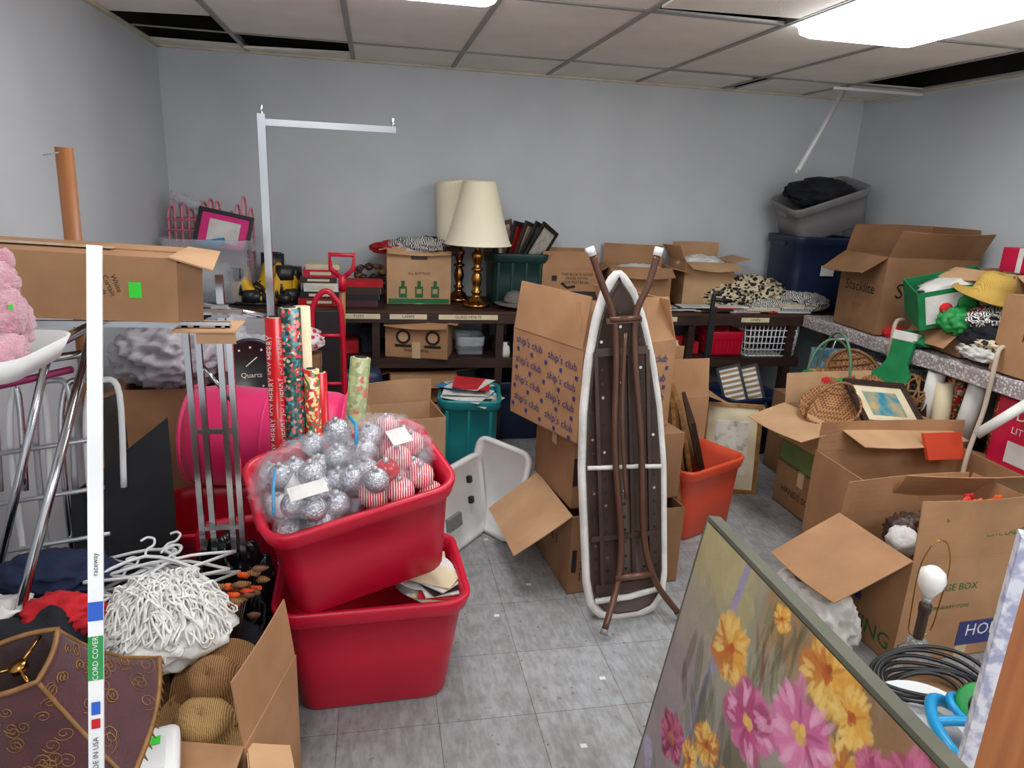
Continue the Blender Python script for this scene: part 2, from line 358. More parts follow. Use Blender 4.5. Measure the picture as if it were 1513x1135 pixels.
for x0,x1,y0,y1 in lights:
    b=B('seen_or_added_troffer'); w=x1-x0;d=y1-y0;cx=(x0+x1)/2;cy=(y0+y1)/2
    b.loft([b.rring(w-.12,d-.12,.03,ZC-.055),b.rring(w-.07,d-.07,.03,ZC-.04),b.rring(w-.05,d-.05,.03,ZC+.0)],diff,T(cx,cy,0),smooth=False)  # lens hangs below the grid, shaped to throw light onto the ceiling
    for sx in (-1,1): b.box((cx+sx*(w/2-.015),cy,ZC+.004),(.026,d-.006,.02),whitep)
    for sy in (-1,1): b.box((cx,cy+sy*(d/2-.015),ZC+.004),(w-.06,.026,.02),whitep)
    b.box((cx,cy,ZC+.08),(w-.04,d-.04,.1),gmetal); b.done()
b=B('hanging_ceiling_tee'); 
b.tube([(2.51,4.0,1.765),(2.89,4.2,2.30)],.009,whitep,sq=True); b.tube([(2.52,3.992,1.78),(2.89,4.19,2.30)],.014,whitep,seg=3)
b.tube([(2.80,4.19,2.285),(3.36,4.10,2.27)],.011,whitep,sq=True); b.done()
b=B('baseboard_back'); b.box(((XL+XR)/2,YB-.006,.05),(XR-XL,.012,.1),blackp); b.done()
b=B('baseboard_left'); b.box((XL+.006,(YB+YF)/2,.05),(.012,YB-YF,.1),blackp); b.done()
b=B('baseboard_right'); b.box((XR-.006,(YB+YF)/2,.05),(.012,YB-YF,.1),blackp); b.done()
wd=SC.world or bpy.data.worlds.new('w'); SC.world=wd; wd.use_nodes=True; wd.node_tree.nodes['Background'].inputs[0].default_value=(.93,.97,1,1); wd.node_tree.nodes['Background'].inputs[1].default_value=1.0  # front wall left out so world light enters as added soft fill
# ---------------------------------------------------------------- benches
b=B('wall_workbench'); YE=4.12
b.box(((XL+XR)/2,(YE+YB)/2-.006,.855),(XR-XL-.03,YB-YE-.012,.03),dwood); b.box(((XL+2.82)/2,YE+.008,.83),(2.82-XL,.02,.07),dwood)
b.box(((XL+2.82)/2,YE-.003,.862),(2.82-XL,.004,.012),brownm)
b.box(((XL+2.82)/2,(YE+YB)/2+.0,.56),(2.82-XL,YB-YE-.03,.024),dwood); b.box(((XL+2.82)/2,YE+.02,.545),(2.82-XL,.02,.06),dwood)
for x in (-1.2,-.75,.0,.75,1.35,2.02,2.74): b.box((x,YE+.045,.415),(.045,.06,.83),dwood); b.box((x,YB-.05,.415),(.045,.05,.83),dwood)
for x,w,s in ((.19,.22,'LAMPS'),(.55,.36,'GLASS 1974-75'),(1.75,.3,'BOOKS'),(2.45,.2,'LINEN'),(-.1,.25,'TOYS')):
    b.box((x,YE-.004,.834),(w,.003,.03),cream); b.text(s,.025,ink,T(x,YE-.0065,.834)@Rx(90))
b.done(bevel=.002)
coverm=mat('textured_table_cover',(214,208,204),(150,140,140),70,'voronoi',rough=.9,bump=.6,bscale=70,fac=(.25,.5))
b=B('side_workbench'); XE=2.80
b.box(((XE+XR)/2-.01,2.65,.85),(XR-XE-.03,2.92,.03),dwood); b.box((XE+.02,2.65,.82),(.025,2.92,.06),gmetal)
b.box(((XE+XR)/2-.01,2.65,.42),(XR-XE-.05,2.92,.022),dwood)
for y in (1.25,2.1,3.0,3.9): b.box((XE+.04,y,.41),(.045,.045,.82),dwood); b.box((XR-.05,y,.41),(.045,.045,.82),dwood)
b.done(bevel=.002)
b=B('crinkled_table_cover'); vs=[];fs=[];nx,ny=30,150
for j in range(ny):
    for i in range(nx):
        u=i/(nx-1); y=1.2+2.9*j/(ny-1)
        if i<5: x=XE-.012+noise.noise(V((y*9,i*.3,1)))*.006; z=.80+i*.018+noise.noise(V((y*5,0,0)))*.01*(5-i)/5
        else: x=XE-.01+(i-4)/(nx-5)*.6; z=.874+noise.noise(V((x*18,y*18,0)))*.006
        vs.append((x,y,z))
for j in range(ny-1):
    for i in range(nx-1): fs.append((j*nx+i,j*nx+i+1,(j+1)*nx+i+1,(j+1)*nx+i))
b.add(vs,fs,coverm,None,True); b.done()
# ---------------------------------------------------------------- back bench top
Z=.872
tote(-.95,4.42,Z,.50,.40,.37,m=clearp,name='clear_storage_bin',taper=.88)
b=B('pink_wire_rack')
for i in range(13):
    x=-1.17+i*.037; h=1.36+.05*math.sin(i*1.3)+.02*(i%2)
    b.tube([(x,4.38,1.05)]+[(x+.004,4.45+.06*math.cos(a),h+.05*math.sin(a)) for a in np.linspace(math.pi,0,8)]+[(x,4.53,1.05)],.006,pinkp,6)
for z in (1.12,1.2,1.28,1.34): b.tube([(-1.18,4.38,z),(-.72,4.38,z)],.006,pinkp,6); b.tube([(-1.18,4.53,z),(-.72,4.53,z)],.006,pinkp,6)
b.done()
b=B('framed_picture'); frame(b,stand(-.86,4.33,1.28,8,20)@Rz(-12),.30,.24,.022,.014,blackp,whitec,hotpink); b.done(bevel=.001)
b=B('teal_fabric_roll'); b.cyl((-1.02,4.30,1.20),(-.85,4.30,1.23),.022,bluep); b.cyl((-1.025,4.30,1.20),(-1.02,4.30,1.20),.010,paper); b.done()
b=B('clear_plastic_tray'); b.loft([b.rring(.16,.12,.02,0),b.rring(.18,.14,.03,.05),b.rring(.17,.13,.03,.05),b.rring(.15,.11,.02,.004)],clearp,T(-1.08,4.44,1.42)@Ry(20)); b.done()
b=B('folded_white_towels',); b.blob((-.95,4.42,1.0),(.2,.15,.1),whitec,.15,2,4,3,flat=.8); b.done()
def boot(x,y,z,rot,k=1.0,lay=0):
    b=B('rubber_boot',T(x,y,z)@Rz(rot)@Rx(lay)@Matrix.Scale(k,4)); R=[]
    for yy,w,zt in ((-.15,.03,.03),(-.145,.06,.055),(-.11,.085,.075),(-.05,.09,.10),(0,.085,.14),(.04,.085,.24),(.09,.08,.26),(.12,.07,.26),(.135,.05,.2)):
        R.append([(w/2*math.cos(a),yy,zt/2+zt/2*math.sin(a)) for a in np.linspace(0,2*math.pi,14,endpoint=False)])
    b.loft(R,yelb); 
    b.loft([b.rring(.10,.30,.045,0),b.rring(.10,.30,.045,.022)],blackp,T(0,-.005,0))
    b.loft([b.rring(.088,.11,.03,.17),b.rring(.092,.115,.03,.2),b.rring(.092,.115,.03,.265)],blackp,T(0,.09,0)); b.loft([b.rring(.094,.10,.04,.02),b.rring(.09,.09,.04,.075),b.rring(.06,.05,.02,.088)],blackp,T(0,-.115,0))
    for q in (.02,.055,-.03,-.065): b.tube([(w_*.05,q,(.10+max(0,q)*1.5)*math.cos(w_*1.2)+.005) for w_ in (-1,-.6,0,.6,1)],.013,blackp,6)
    return b.done()
boot(-.76,4.36,Z,20,1.0); boot(-.67,4.44,Z,-25,1.05); boot(-.56,4.40,Z,30,1.05); boot(-.72,4.27,Z,80,.8); boot(-.60,4.28,Z,-70,.85); boot(-.50,4.32,Z,-15,.8)
b=B('stack_of_books'); cols=[redc,ink,paper,dbrown,redbox,cream,maroon,darkc,paper,redc]
z=Z
for i in range(6):
    h=[.045,.04,.05,.035,.045,.03][i]; w=.24-.01*i; ox=.012*((i*7)%3)
    b.box((-.33+ox,4.33,z+h/2),(w,.19,h),cols[i],None); b.box((-.33+ox,4.33,z+h/2),(w+.002,.186,h*.7),paper); b.box((-.33+ox,4.234,z+h/2),(w*.6,.004,h*.4),cream); z+=h
z=Z
for i in range(4):
    h=[.04,.035,.045,.03][i]; b.box((-.10+.01*i,4.3,z+h/2),(.22,.17,h),[maroon,ink,dbrown,redc][i]); b.box((-.10+.01*i,4.303,z+h/2),(.222,.168,h*.6),cream); z+=h
b.text('GREAT AMERICAN\nHANDBOOK',.022,ink,T(-.31,4.2305,Z+.023)@Rx(90))
b.done(bevel=.002)
b=B('dried_flower_wreath'); 
for i in range(60):
    a=random.random()*6.28; b.blob((-.02+.09*math.cos(a),4.52+.06*math.sin(a),Z+.05+.16*random.random()),(.03,.03,.02),random.choice([dbrown,maroon,strawd,dwood]),.4,2,1,i)
b.done()
def bottles(b,w,d,h):
    for i in range(3):
        x=-.10+i*.10; b.box((x,-d/2-.0015,.075),(.05,.001,.07),gink); b.box((x,-d/2-.0015,.125),(.022,.001,.04),gink); b.box((x,-d/2-.0025,.08),(.03,.001,.03),kraftl)
    b.text('ALL BOTTLED',.022,ink,FRONT(w,d,h,z=.19)); b.box((0,-d/2-.0015,.02),(w*.96,.001,.028),gink)
    b.box((-.0,-d/2-.0015,h-.05),(.1,.001,.03),dbrown)
carton(.26,4.52,Z,.395,.34,.34,2,(215,None,205,None),kraftl,extra=bottles,fl=.05)
b=B('folded_clothes'); 
for i,(m_,x,y,z) in enumerate([(zebra,.2,4.5,1.22),(darkc,.33,4.52,1.23),(whitec,.25,4.44,1.21),(redc,.12,4.5,1.20),(maroon,.38,4.45,1.20),(zebra,.30,4.40,1.235)]):
    b.blob((x,y,z),(.14,.11,.045),m_,.35,3,4,i,flat=.7,ridge=True)
b.done()
def lamp(x,y,z,tilt=0,rb=.21,rt=.1,k=1):
    b=B('table_lamp',T(x,y,z))
    prof=[(.001,0),(.085,0),(.088,.012),(.08,.024),(.055,.03),(.05,.045),(.03,.06),(.022,.075),(.034,.085),(.034,.095),(.018,.105),(.028,.14),(.033,.17),(.026,.2),(.018,.215),(.036,.225),(.036,.235),(.018,.245),(.024,.27),(.034,.30),(.036,.325),(.02,.345),(.014,.36),(.022,.37),(.012,.38),(.01,.48)]
    b.lathe(prof,brass,None,28); b.lathe([(.016,.42),(.018,.47),(.014,.48)],brass,None,16)
    S=T(0,0,.38)@Ry(tilt)@T(0,0,-.38)
    n=9; pr=[(rb+(rt-rb)*(i/(n-1))**.85,.385+.37*i/(n-1)) for i in range(n)]
    b.lathe(pr,shade,S,160,fn=lambda r_,z_,a:r_*(1+.012*math.sin(a*80)),cap=False)
    b.lathe([(q-.003,zz) for q,zz in pr],shade,S,64,cap=False)
    for q,zz in (pr[0],pr[-1]): b.tube([(q*math.cos(a),q*math.sin(a),zz) for a in np.linspace(0,2*math.pi,60,endpoint=False)],.004,shade,6,True,S)
    for a in (0,2.09,4.18): b.cyl((0,0,.745),(rt*math.cos(a),rt*math.sin(a),.75),.002,brass) if tilt==0 else None
    b.lathe([(.002,.74),(.008,.75),(.005,.757),(.002,.762)],brass,S,12)
    b.done()
lamp(.62,4.30,Z,0,.205,.10); lamp(.535,4.53,Z,-7,.15,.115)
tote(.90,4.50,Z,.40,.34,.33,m=dgreenp,name='storage_tote',taper=.85,ribs=4)
b=B('picture_frames')
for i,(x,t_,m_) in enumerate([(.80,-22,mwood),(.84,-14,brownm),(.90,12,ink),(.95,18,dwood),(.99,25,blackp),(1.02,30,ink)]):
    Mx=T(x,4.48,1.18)@Ry(t_)@Rz(50)@Rx(90); frame(b,Mx,.26,.42,.025,.018,m_,[amber,sketch,redc,cream][i%4])
b.done(bevel=.001)
hatfelt=mat('gray_felt',(112,108,102),(96,92,88),9,rough=.95,bump=.3,bscale=150)
b=B('felt_hat',T(.86,4.23,Z+.02)@Ry(4)); b.lathe([(.002,.085),(.03,.085),(.06,.075),(.072,.05),(.078,.005),(.12,-.004),(.135,.004)],hatfelt,Matrix.Diagonal((1,.85,1,1)),40,cap=False); b.lathe([(.080,.004),(.079,.022)],blackp,Matrix.Diagonal((1,.85,1,1)),40,cap=False); b.done(solid=.003)
def less(b,w,d,h):
    b.text('THIS BOX IS NOW\nMADE WITH\nLESS MATERIAL',.026,ink,FRONT(w,d,h,x=.04,z=h*.72)); b.box((-.11,-d/2-.002,h*.72),(.035,.001,.035),ink)
    b.box((0,-d/2-.002,.07),(w,.001,.055),ink); b.tube([(-.06,-d/2-.003,.15),(-.02,-d/2-.003,.12),(.03,-d/2-.003,.13)],.008,ink,6)
carton(1.24,4.52,Z,.38,.34,.25,0,(78,100,60,None),kraft,extra=less,fl=.10)
carton(1.74,4.50,Z,.42,.30,.26,-10,(200,100,215,190),kraft,fl=.13)
carton(2.22,4.52,Z,.36,.28,.30,0,(195,80,120,165),kraftl,fl=.12)
b=B('crumpled_newspaper'); b.blob((2.2,4.50,1.15),(.15,.11,.06),paper,.4,4,4,4,ridge=True); b.blob((1.75,4.5,1.10),(.16,.1,.04),whitec,.4,4,4,8,ridge=True); b.done()
b=B('patterned_fabric_pile'); b.blob((2.55,4.42,.97),(.24,.18,.11),pattern,.4,3.6,5,2,flat=.85,ridge=True); b.blob((2.85,4.30,.93),(.20,.14,.07),zebra,.4,4,5,6,flat=.8,ridge=True); b.blob((2.36,4.42,.94),(.16,.13,.08),pattern,.4,4,4,9,flat=.8,ridge=True); b.blob((2.62,4.27,.91),(.16,.08,.05),zebra,.4,4,4,12,flat=.8,ridge=True); b.done()
b=B('loose_papers')
for i in range(26):
    x=1.1+i*.065; b.box((x,4.22+.05*random.random(),Z+.004+.008*(i%4)),(.16+.1*random.random(),.12,.007),random.choice([paper,cream,paper,ink,redc,zebra]),None)
b.done()
b=B('white_binder_stack')
for i in range(5): b.box((1.55+.02*i,4.26,Z+.012+.018*i),(.28,.15,.016),[paper,cream,paper,ink,paper][i])
for i in range(4): b.box((2.75+.015*i,4.2,Z+.01+.015*i),(.24,.1,.013),[paper,zebra,paper,cream][i])
b.done(bevel=.001)
tote(3.05,4.47,Z,.58,.42,.50,0,navyp,name='storage_tote',taper=.88,ribs=0)
b=B('price_sticker'); b.box((3.02,4.262,1.15),(.10,.002,.07),paper); b.done()
tote(3.04,4.44,Z+.55,.56,.38,.26,0,grayp,tilt=(12,-20),name='storage_tote',taper=.86)
b=B('black_garments'); b.blob((2.97,4.42,1.66),(.22,.15,.09),darkc,.4,3,4,3,ridge=True); b.done()
def ster(b,w,d,h):
    b.text('Stacklite',.12,ink,FRONT(w,d,h,x=.0,z=.25)); b.text('Stacklite',.085,ink,LEFT(w,d,h,z=.25)); b.text('32 QT',.035,gink,FRONT(w,d,h,z=.13)); b.text('32 QT',.03,gink,LEFT(w,d,h,z=.14))
carton(3.09,3.62,.88,.56,.42,.44,-4,(118,75,215,80),kraftd,extra=ster,fl=.17)
# right bench
carton(3.08,3.02,.885,.42,.36,.16,-8,(225,None,235,None),kraft,fl=.15)
b=B('christmas_gift_box',T(2.93,3.08,1.06)@Rz(-25)@Ry(-16)@Rx(12))
for c,dd in (((0,0,.006),(.34,.24,.008)),((0,-.12,.10),(.34,.006,.2)),((0,.12,.10),(.34,.006,.2)),((-.17,0,.10),(.006,.24,.2)),((.17,0,.10),(.006,.24,.2))): b.box(c,dd,greenc)
b.box((0,-.124,.1),(.28,.002,.15),paper); b.ball((-.05,-.126,.1),.03,redc); b.blob((.05,-.13,.1),(.05,.01,.06),labelg,.3,3,3,2); b.blob((0,0,.17),(.13,.09,.03),whitec,.3,3,3,2)
b.done()
b=B('knit_sweaters'); b.blob((3.0,2.78,1.02),(.2,.18,.12),darkc,.3,3,4,5,ridge=True,flat=.9); b.blob((2.96,2.80,1.09),(.15,.12,.06),zebra,.4,4,4,8,ridge=True); b.blob((2.86,2.92,1.06),(.1,.09,.07),labelg,.4,4,4,7,ridge=True); b.blob((2.92,2.86,1.10),(.08,.06,.04),redc,.3,3,3,9,ridge=True); b.blob((2.87,2.74,.94),(.09,.14,.05),whitec,.4,4,4,3,ridge=True,flat=.7); b.blob((2.86,2.70,.99),(.07,.10,.03),pattern,.4,4,4,4,ridge=True); b.done()
def strawhat(x,y,z,m_,k=1,tilt=(0,0),band=None,name='straw_hat'):
    b=B(name,T(x,y,z)@Rx(tilt[0])@Ry(tilt[1])@Matrix.Scale(k,4))
    b.lathe([(.002,.115),(.05,.112),(.075,.098),(.086,.06),(.09,.01),(.13,.0),(.17,-.01),(.185,-.004)],m_,Matrix.Diagonal((1,.92,1,1)),48,fn=lambda r_,z_,a:r_*(1+.01*math.sin(a*5)),cap=False)
    if band: b.lathe([(.0915,.012),(.0895,.04)],band,Matrix.Diagonal((1,.92,1,1)),48,cap=False)
    return b.done(solid=.004)
strawhat(2.93,2.86,1.20,yelst,.95,(14,6))
def bigb(b,w,d,h): b.text('FRAGILE',.05,ink,LEFT(w,d,h))
carton(3.06,2.42,.885,.52,.46,.35,-2,(None,None,None,None),kraft,closed=True,extra=bigb)
carton(3.18,3.02,1.10,.34,.34,.20,6,(215,None,200,None),kraftl,fl=.12); 
b=B('red_gift_box'); b.box((3.28,2.98,1.36),(.2,.22,.12),redbox); b.box((3.28,2.98,1.36),(.204,.03,.124),paper); b.done(bevel=.003)
b=B('christmas_stocking'); 
pts=[(-.06,.0),(.06,.0),(.055,-.14),(.09,-.20),(.08,-.26),(.0,-.27),(-.09,-.26),(-.12,-.21),(-.08,-.17),(-.06,-.12)]
Mk=T(2.775,3.15,.92)@Rz(-72)@Rx(78)
n=len(pts); b.add([(x,y,0) for x,y in pts]+[(x,y,.03) for x,y in pts],[tuple(range(n))[::-1],tuple(range(n,2*n))]+[(i,(i+1)%n,(i+1)%n+n,i+n) for i in range(n)],greenc,Mk); b.box((0,.01,.015),(.135,.05,.04),whitec,Mk)
b.blob((2.83,3.16,.92),(.08,.12,.04),greenc,.3,3,3,1); b.blob((2.90,3.4,.90),(.06,.10,.04),redc,.3,3,3,3); b.done(bevel=.006)
# stuff on lower shelves
def lab(b,w,d,h):
    for M_ in (FRONT(w,d,h,x=-.08,z=.13),FRONT(w,d,h,x=.10,z=.13)):
        b.lathe([(.045,0),(.045,.001)],ink,M_,24,smooth=False); b.lathe([(.03,.001),(.03,.002)],kraftl,M_,24,smooth=False); b.box((0,-.055,.001),(.1,.016,.001),ink,M_)
    b.text("Snack Cakes",.03,ink,FRONT(w,d,h,x=0,z=.05))
carton(.27,4.26,.575,.38,.26,.22,-14,(200,110,200,185),kraft,fl=.06,extra=lab)
tote(.58,4.30,.575,.18,.22,.12,0,clearp,name='clear_food_container',taper=.9,lip=.008,handles=False,rc=.02)
tote(2.29,4.27,.575,.27,.22,.17,0,redp,name='red_basket',taper=.9,lip=.008,rc=.02,ribs=8)
def wirebasket(name,x,y,z,w,d,h,m_,nx=12,nz=6,r_=.003):
    b=B(name,T(x,y,z)); 
    for k in range(nz):
        zz=h*k/(nz-1); b.tube([(p[0],p[1],zz) for p in b.rring(w*(.9+.1*k/(nz-1)),d*(.9+.1*k/(nz-1)),.03,0,4)],r_*(1.8 if k==nz-1 else 1),m_,6,True)
    for i in range(nx):
        xx=-w*.43+w*.86*i/(nx-1)
        for s_ in (-1,1): b.tube([(xx*.93,s_*d*.45,0),(xx,s_*d*.5,h)],r_,m_,6)
        b.tube([(xx*.93,-d*.45,0),(xx*.93,d*.45,0)],r_,m_,6)
    for j in range(6):
        yy=-d*.4+d*.8*j/5
        for s_ in (-1,1): b.tube([(s_*w*.45,yy,0),(s_*w*.5,yy,h)],r_,m_,6)
    b.done()
wirebasket('white_wire_basket',2.62,4.28,.58,.40,.26,.22,whitep,r_=.004)
b=B('shelf_clutter')
for i in range(34):
    x=-1.1+i*.118
    if .05<x<.7 or 2.1<x<2.7: continue
    hgt=.07+.17*random.random(); m_=random.choice([blackp,darkc,navyp,dbrown,paper,maroon,gmetal,kraftd,ink,grayp,redc,cream])
    b.box((x,4.34+.04*random.random(),.575+hgt/2),(.1,.22,hgt),m_,None)
b.done(bevel=.006)
b=B('jars_and_candlesticks')
for i in range(12):
    x=.78+i*.105+.02*random.random(); m_=random.choice([glass,whitep,paper,brass,gmetal,cream]); h=.08+.08*random.random(); r_=.02+.018*random.random()
    b.lathe([(r_,0),(r_*1.05,h*.3),(r_*.9,h*.7),(r_*.45,h*.85),(r_*.5,h)],m_,T(x,4.19,.573),16)
b.done()
b=B('black_rolled_fabric'); b.lathe([(.10,-.15),(.11,-.1),(.11,.1),(.10,.15)],darkc,T(1.42,4.2,.69)@Rz(80)@Rx(90),24); b.lathe([(.075,-.12),(.08,.12)],kraftd,T(1.22,3.72,.86)@Ry(70),24,cap=False); b.done()
# under bench
carton(.28,4.36,0,.42,.34,.26,0,(200,120,None,None),kraftd,fl=.1); carton(.28,4.36,.27,.42,.32,.20,3,(215,150,200,170),kraft,fl=.12)
tote(.90,4.38,0,.5,.38,.40,0,navyp); tote(1.45,4.40,0,.5,.38,.45,0,blackp); tote(-.1,4.38,0,.34,.38,.42,0,navyp)
tote(2.34,3.98,0,.46,.40,.40,12,navyp); tote(-.75,4.35,0,.6,.4,.4,0,blackp)
b=B('woven_panels')
for i,x in enumerate((2.22,2.34)):
    Mk=T(x,3.86,.42)@Rz(-28)@Rx(78)@Rz(20); frame(b,Mk,.15,.34,.016,.02,blackp,whitep)
    for k in range(9): b.box((0,-.13+.033*k,.006),(.11,.012,.008),strawm,Mk)
b.done(bevel=.001)
b=B('navy_suitcase',T(-.10,3.82,.0)@Rz(8)); b.loft([b.rring(.24,.16,.05,z_) for z_ in (0,.01)]+[b.rring(.26,.18,.06,.03),b.rring(.26,.18,.06,.56),b.rring(.22,.14,.05,.60)],navyp); b.tube([(-.05,0,.6),(-.05,0,.64),(.05,0,.64),(.05,0,.6)],.008,blackp); b.done()
b=B('red_storage_case'); b.box((.08,3.95,.22),(.2,.2,.44),redc); b.box((.08,3.845,.3),(.12,.004,.1),paper); b.done(bevel=.01)
# ---------------------------------------------------------------- teal bin, center
tote(.51,3.68,0,.35,.40,.50,-8,tealp,name='storage_tote',taper=.84,ribs=3)
b=B('loose_paper_sheets')
for i in range(11): b.box((.51+.03*math.sin(i*2),3.68+.03*math.cos(i*3),.475+.007*i),(.2,.24,.003),[paper,cream,bluep,paper,redc,paper][i%6],T(.51,3.68,0)@Rz(i*23-60)@Ry(7*math.sin(i))@T(-.51,-3.68,0))
b.done()
carton(.14,3.35,0,.34,.3,.50,10,(None,80,200,None),kraftl,fl=.12)
# center stack
def cf(b,w,d,h):
    b.text('3 CU FT\n18" x 18"',.05,ink,FRONT(w,d,h,x=-.12,z=.1)); b.box((-.23,-d/2-.002,.15),(.02,.001,.1),ink); b.text('BOX 3',.06,ink,LEFT(w,d,h,z=.17))
carton(.99,2.66,0,.50,.46,.35,5,(None,None,(214,.28),None),kraftd,extra=cf,mf=kraftl)
carton(.99,2.72,.352,.50,.42,.29,8,(None,None,None,None),kraftd,closed=True,extra=lambda b,w,d,h:(b.text('amerigas',.06,ink,FRONT(w,d,h,x=-.12,z=.16)),b.box((-.24,-d/2-.002,.16),(.02,.001,.12),ink)))
def sams(b,w,d,h):
    for k,(M_,ww) in enumerate(((FRONT(w,d,h),w),(LEFT(w,d,h),d))):
        for r_ in range(4):
            b.text("ship's club   ship's club",.046,bink,M_@T(0,h*.34-r_*h*.22,.0015)@Rz(-5))
            for q in range(5): b.box((-.2+q*.1,h*.34-r_*h*.22-.04,.0012),(.016,.016,.001),bink,M_@Rz(-5))
carton(.905,2.76,.645,.50,.47,.38,23,(70,None,None,70),kraft,extra=sams,fl=.18,t=.006)
b=B('cardboard_box_flap_taped',T(.905,2.76,.645)@Rz(23)@T(-.25,0,.38)@Rz(-90)@Rx(82)); b.box((0,.10,0),(.46,.20,.005),kraft)
b.box((0,.17,-.004),(.44,.06,.002),paper)
b.text("ship's club   ship's club",.046,bink,T(0,.17,-.0056)@Ry(180)); b.text("ship's club   ship's club",.046,bink,T(.02,.105,-.0035)@Ry(180)); b.text("club   ship's club   ship's",.046,bink,T(0,.04,-.0035)@Ry(180))
b.done()
b=B('white_tote_lid',T(.36,2.84,.0)@Rz(50)@Rx(82)); b.loft([b.rring(.44,.38,.05,0),b.rring(.46,.40,.06,.004),b.rring(.46,.40,.06,.028),b.rring(.42,.36,.04,.03),b.rring(.41,.35,.04,.02)],whitep,T(0,.2,0)); b.box((-.05,.15,.03),(.10,.06,.02),grayp); b.box((.1,.3,.03),(.02,.03,.02),blackp); b.box((.1,.2,.03),(.02,.03,.02),blackp); b.done()
b=B('white_tote_lid'); b.M=T(.52,2.98,0)@Rz(-55)@Rx(75); b.loft([b.rring(.34,.42,.05,0),b.rring(.36,.44,.06,.004),b.rring(.36,.44,.06,.028),b.rring(.32,.40,.04,.03),b.rring(.31,.39,.04,.02)],whitep,T(0,.22,0)); b.done()
carton(1.48,3.34,0,.42,.32,.60,4,(80,85,120,200),kraft,fl=.2,extra=lambda b,w,d,h:b.text('MOVE-IT',.06,ink,FRONT(w,d,h)))
carton(1.28,3.66,.0,.4,.30,.74,-6,(None,95,85,None),kraftl,fl=.16)
# ironing board
yd=V((-.085,.2,1.33)).normalized(); zd=V((0,-.989,.148)); zd=(zd-yd*zd.dot(yd)).normalized(); xd=yd.cross(zd)
IB=Matrix((xd,yd,zd)).transposed().to_4x4(); IB.translation=V((.955,2.225,.0))
b=B('ironing_board',IB); Lb=1.345
def hw(s_):
    P_=[(0,.06),(.015,.12),(.05,.155),(.12,.168),(.45,.172),(.62,.158),(.75,.135),(.87,.10),(.95,.062),(.985,.03),(1,.008)]
    for (a,wa),(c,wc) in zip(P_,P_[1:]):
        if a<=s_<=c: return wa+(wc-wa)*(s_-a)/(c-a)
def outl(k,off,z_,n=40):
    L_=[];
    ss=[.5-.5*math.cos(math.pi*i/n) for i in range(n+1)]
    for s_ in ss: L_.append((-max(.003,hw(s_)*k-off),s_*Lb*k+Lb*(1-k)/2,z_))
    for s_ in ss[::-1]: L_.append((max(.003,hw(s_)*k-off),s_*Lb*k+Lb*(1-k)/2,z_))
    return L_
b.loft([outl(1,0,-.03),outl(1,-.004,-.015),outl(1,0,.006),outl(.97,.012,.008),outl(.965,.016,.0)],whitec)
b.loft([outl(.962,.018,.001),outl(.962,.018,.010),outl(.955,.022,.010),outl(.95,.026,.004)],dbrown)
for i in range(22):
    y_=.10+i*.052
    for x_ in (-.12,-.075,.0,.075,.12):
        if abs(x_)<hw(min(.99,y_/Lb))-.035: b.lathe([(.006,0),(.006,.0012)],chrome if (i+int(x_*100))%4==0 else blackp,T(x_,y_,.0045),8,smooth=False)
for x_ in (-.028,.028,-.10,.10): b.box((x_,.60,.010),(.014,.9,.012),dbrown)
b.box((0,.14,.012),(.26,.03,.012),dbrown); b.box((0,.34,.012),(.28,.02,.01),dbrown); b.box((0,1.05,.012),(.2,.03,.01),dbrown)
b.tube([(-.145,.62,.014),(-.05,.615,.018),(.05,.61,.018),(.145,.60,.014)],.009,whitec,6); b.tube([(-.13,.09,.012),(0,.10,.03),(.13,.11,.012)],.012,whitec,6)
def sm(pts,n=5):
    P_=[V(q) for q in pts]; out=[]
    for i in range(len(P_)-1):
        p0=P_[max(i-1,0)];p1=P_[i];p2=P_[i+1];p3=P_[min(i+2,len(P_)-1)]
        for k in range(n):
            t=k/n; out.append(.5*((2*p1)+(-p0+p2)*t+(2*p0-5*p1+4*p2-p3)*t*t+(-p0+3*p1-3*p2+p3)*t**3))
    out.append(P_[-1]); return out
T1=[(-.12,1.40,.07),(-.085,1.30,.06),(-.04,1.18,.045),(-.03,1.02,.04),(-.045,.7,.04),(-.03,.35,.04),(-.05,.18,.05),(-.13,.03,.12)]
T2=[(.12,1.39,.07),(.09,1.29,.06),(.045,1.18,.045),(.04,1.02,.04),(.058,.7,.04),(.06,.35,.04),(.10,.16,.05),(.19,.02,.05)]
for t_ in (T1,T2):
    b.tube(sm(t_),.0125,brownm,10); b.tube([V(t_[0]),V(t_[0])+(V(t_[0])-V(t_[1])).normalized()*.03],.016,whitep,10); b.tube([V(t_[-1]),V(t_[-1])+(V(t_[-1])-V(t_[-2])).normalized()*.02],.015,grayp,10)
b.tube([(-.055,1.17,.05),(.06,1.17,.05)],.0125,brownm); b.tube([(-.06,.19,.05),(.095,.19,.05)],.014,brownm)
b.tube(sm([(.0,1.12,.055),(-.02,.8,.055),(-.01,.5,.055)]),.008,brownm); b.box((0,1.165,.045),(.13,.02,.02),brownm)
b.done()
# orange bin + frames
tote(1.535,2.99,0,.47,.36,.37,27,orangep,name='storage_tote',taper=.82,ribs=0)
b=B('picture_frames')
for i,(x,y,l_,m_,im) in enumerate([(1.38,2.90,-14,goldf,sketch),(1.43,2.95,-18,mwood,sketch),(1.49,2.99,-20,goldf,amber),(1.58,3.03,-24,dwood,sketch)]):
    Mk=T(x,y,.47-.03*i)@Rz(25)@Ry(l_)@Rz(50)@Rx(90); frame(b,Mk,.28,.66-.05*i,.028,.02,m_,im,cream)
b.done(bevel=.001)
b=B('framed_sketch'); frame(b,stand(1.945,3.34,.25,-16,10),.32,.51,.022,.018,goldf,sketch,cream); b.done(bevel=.001)
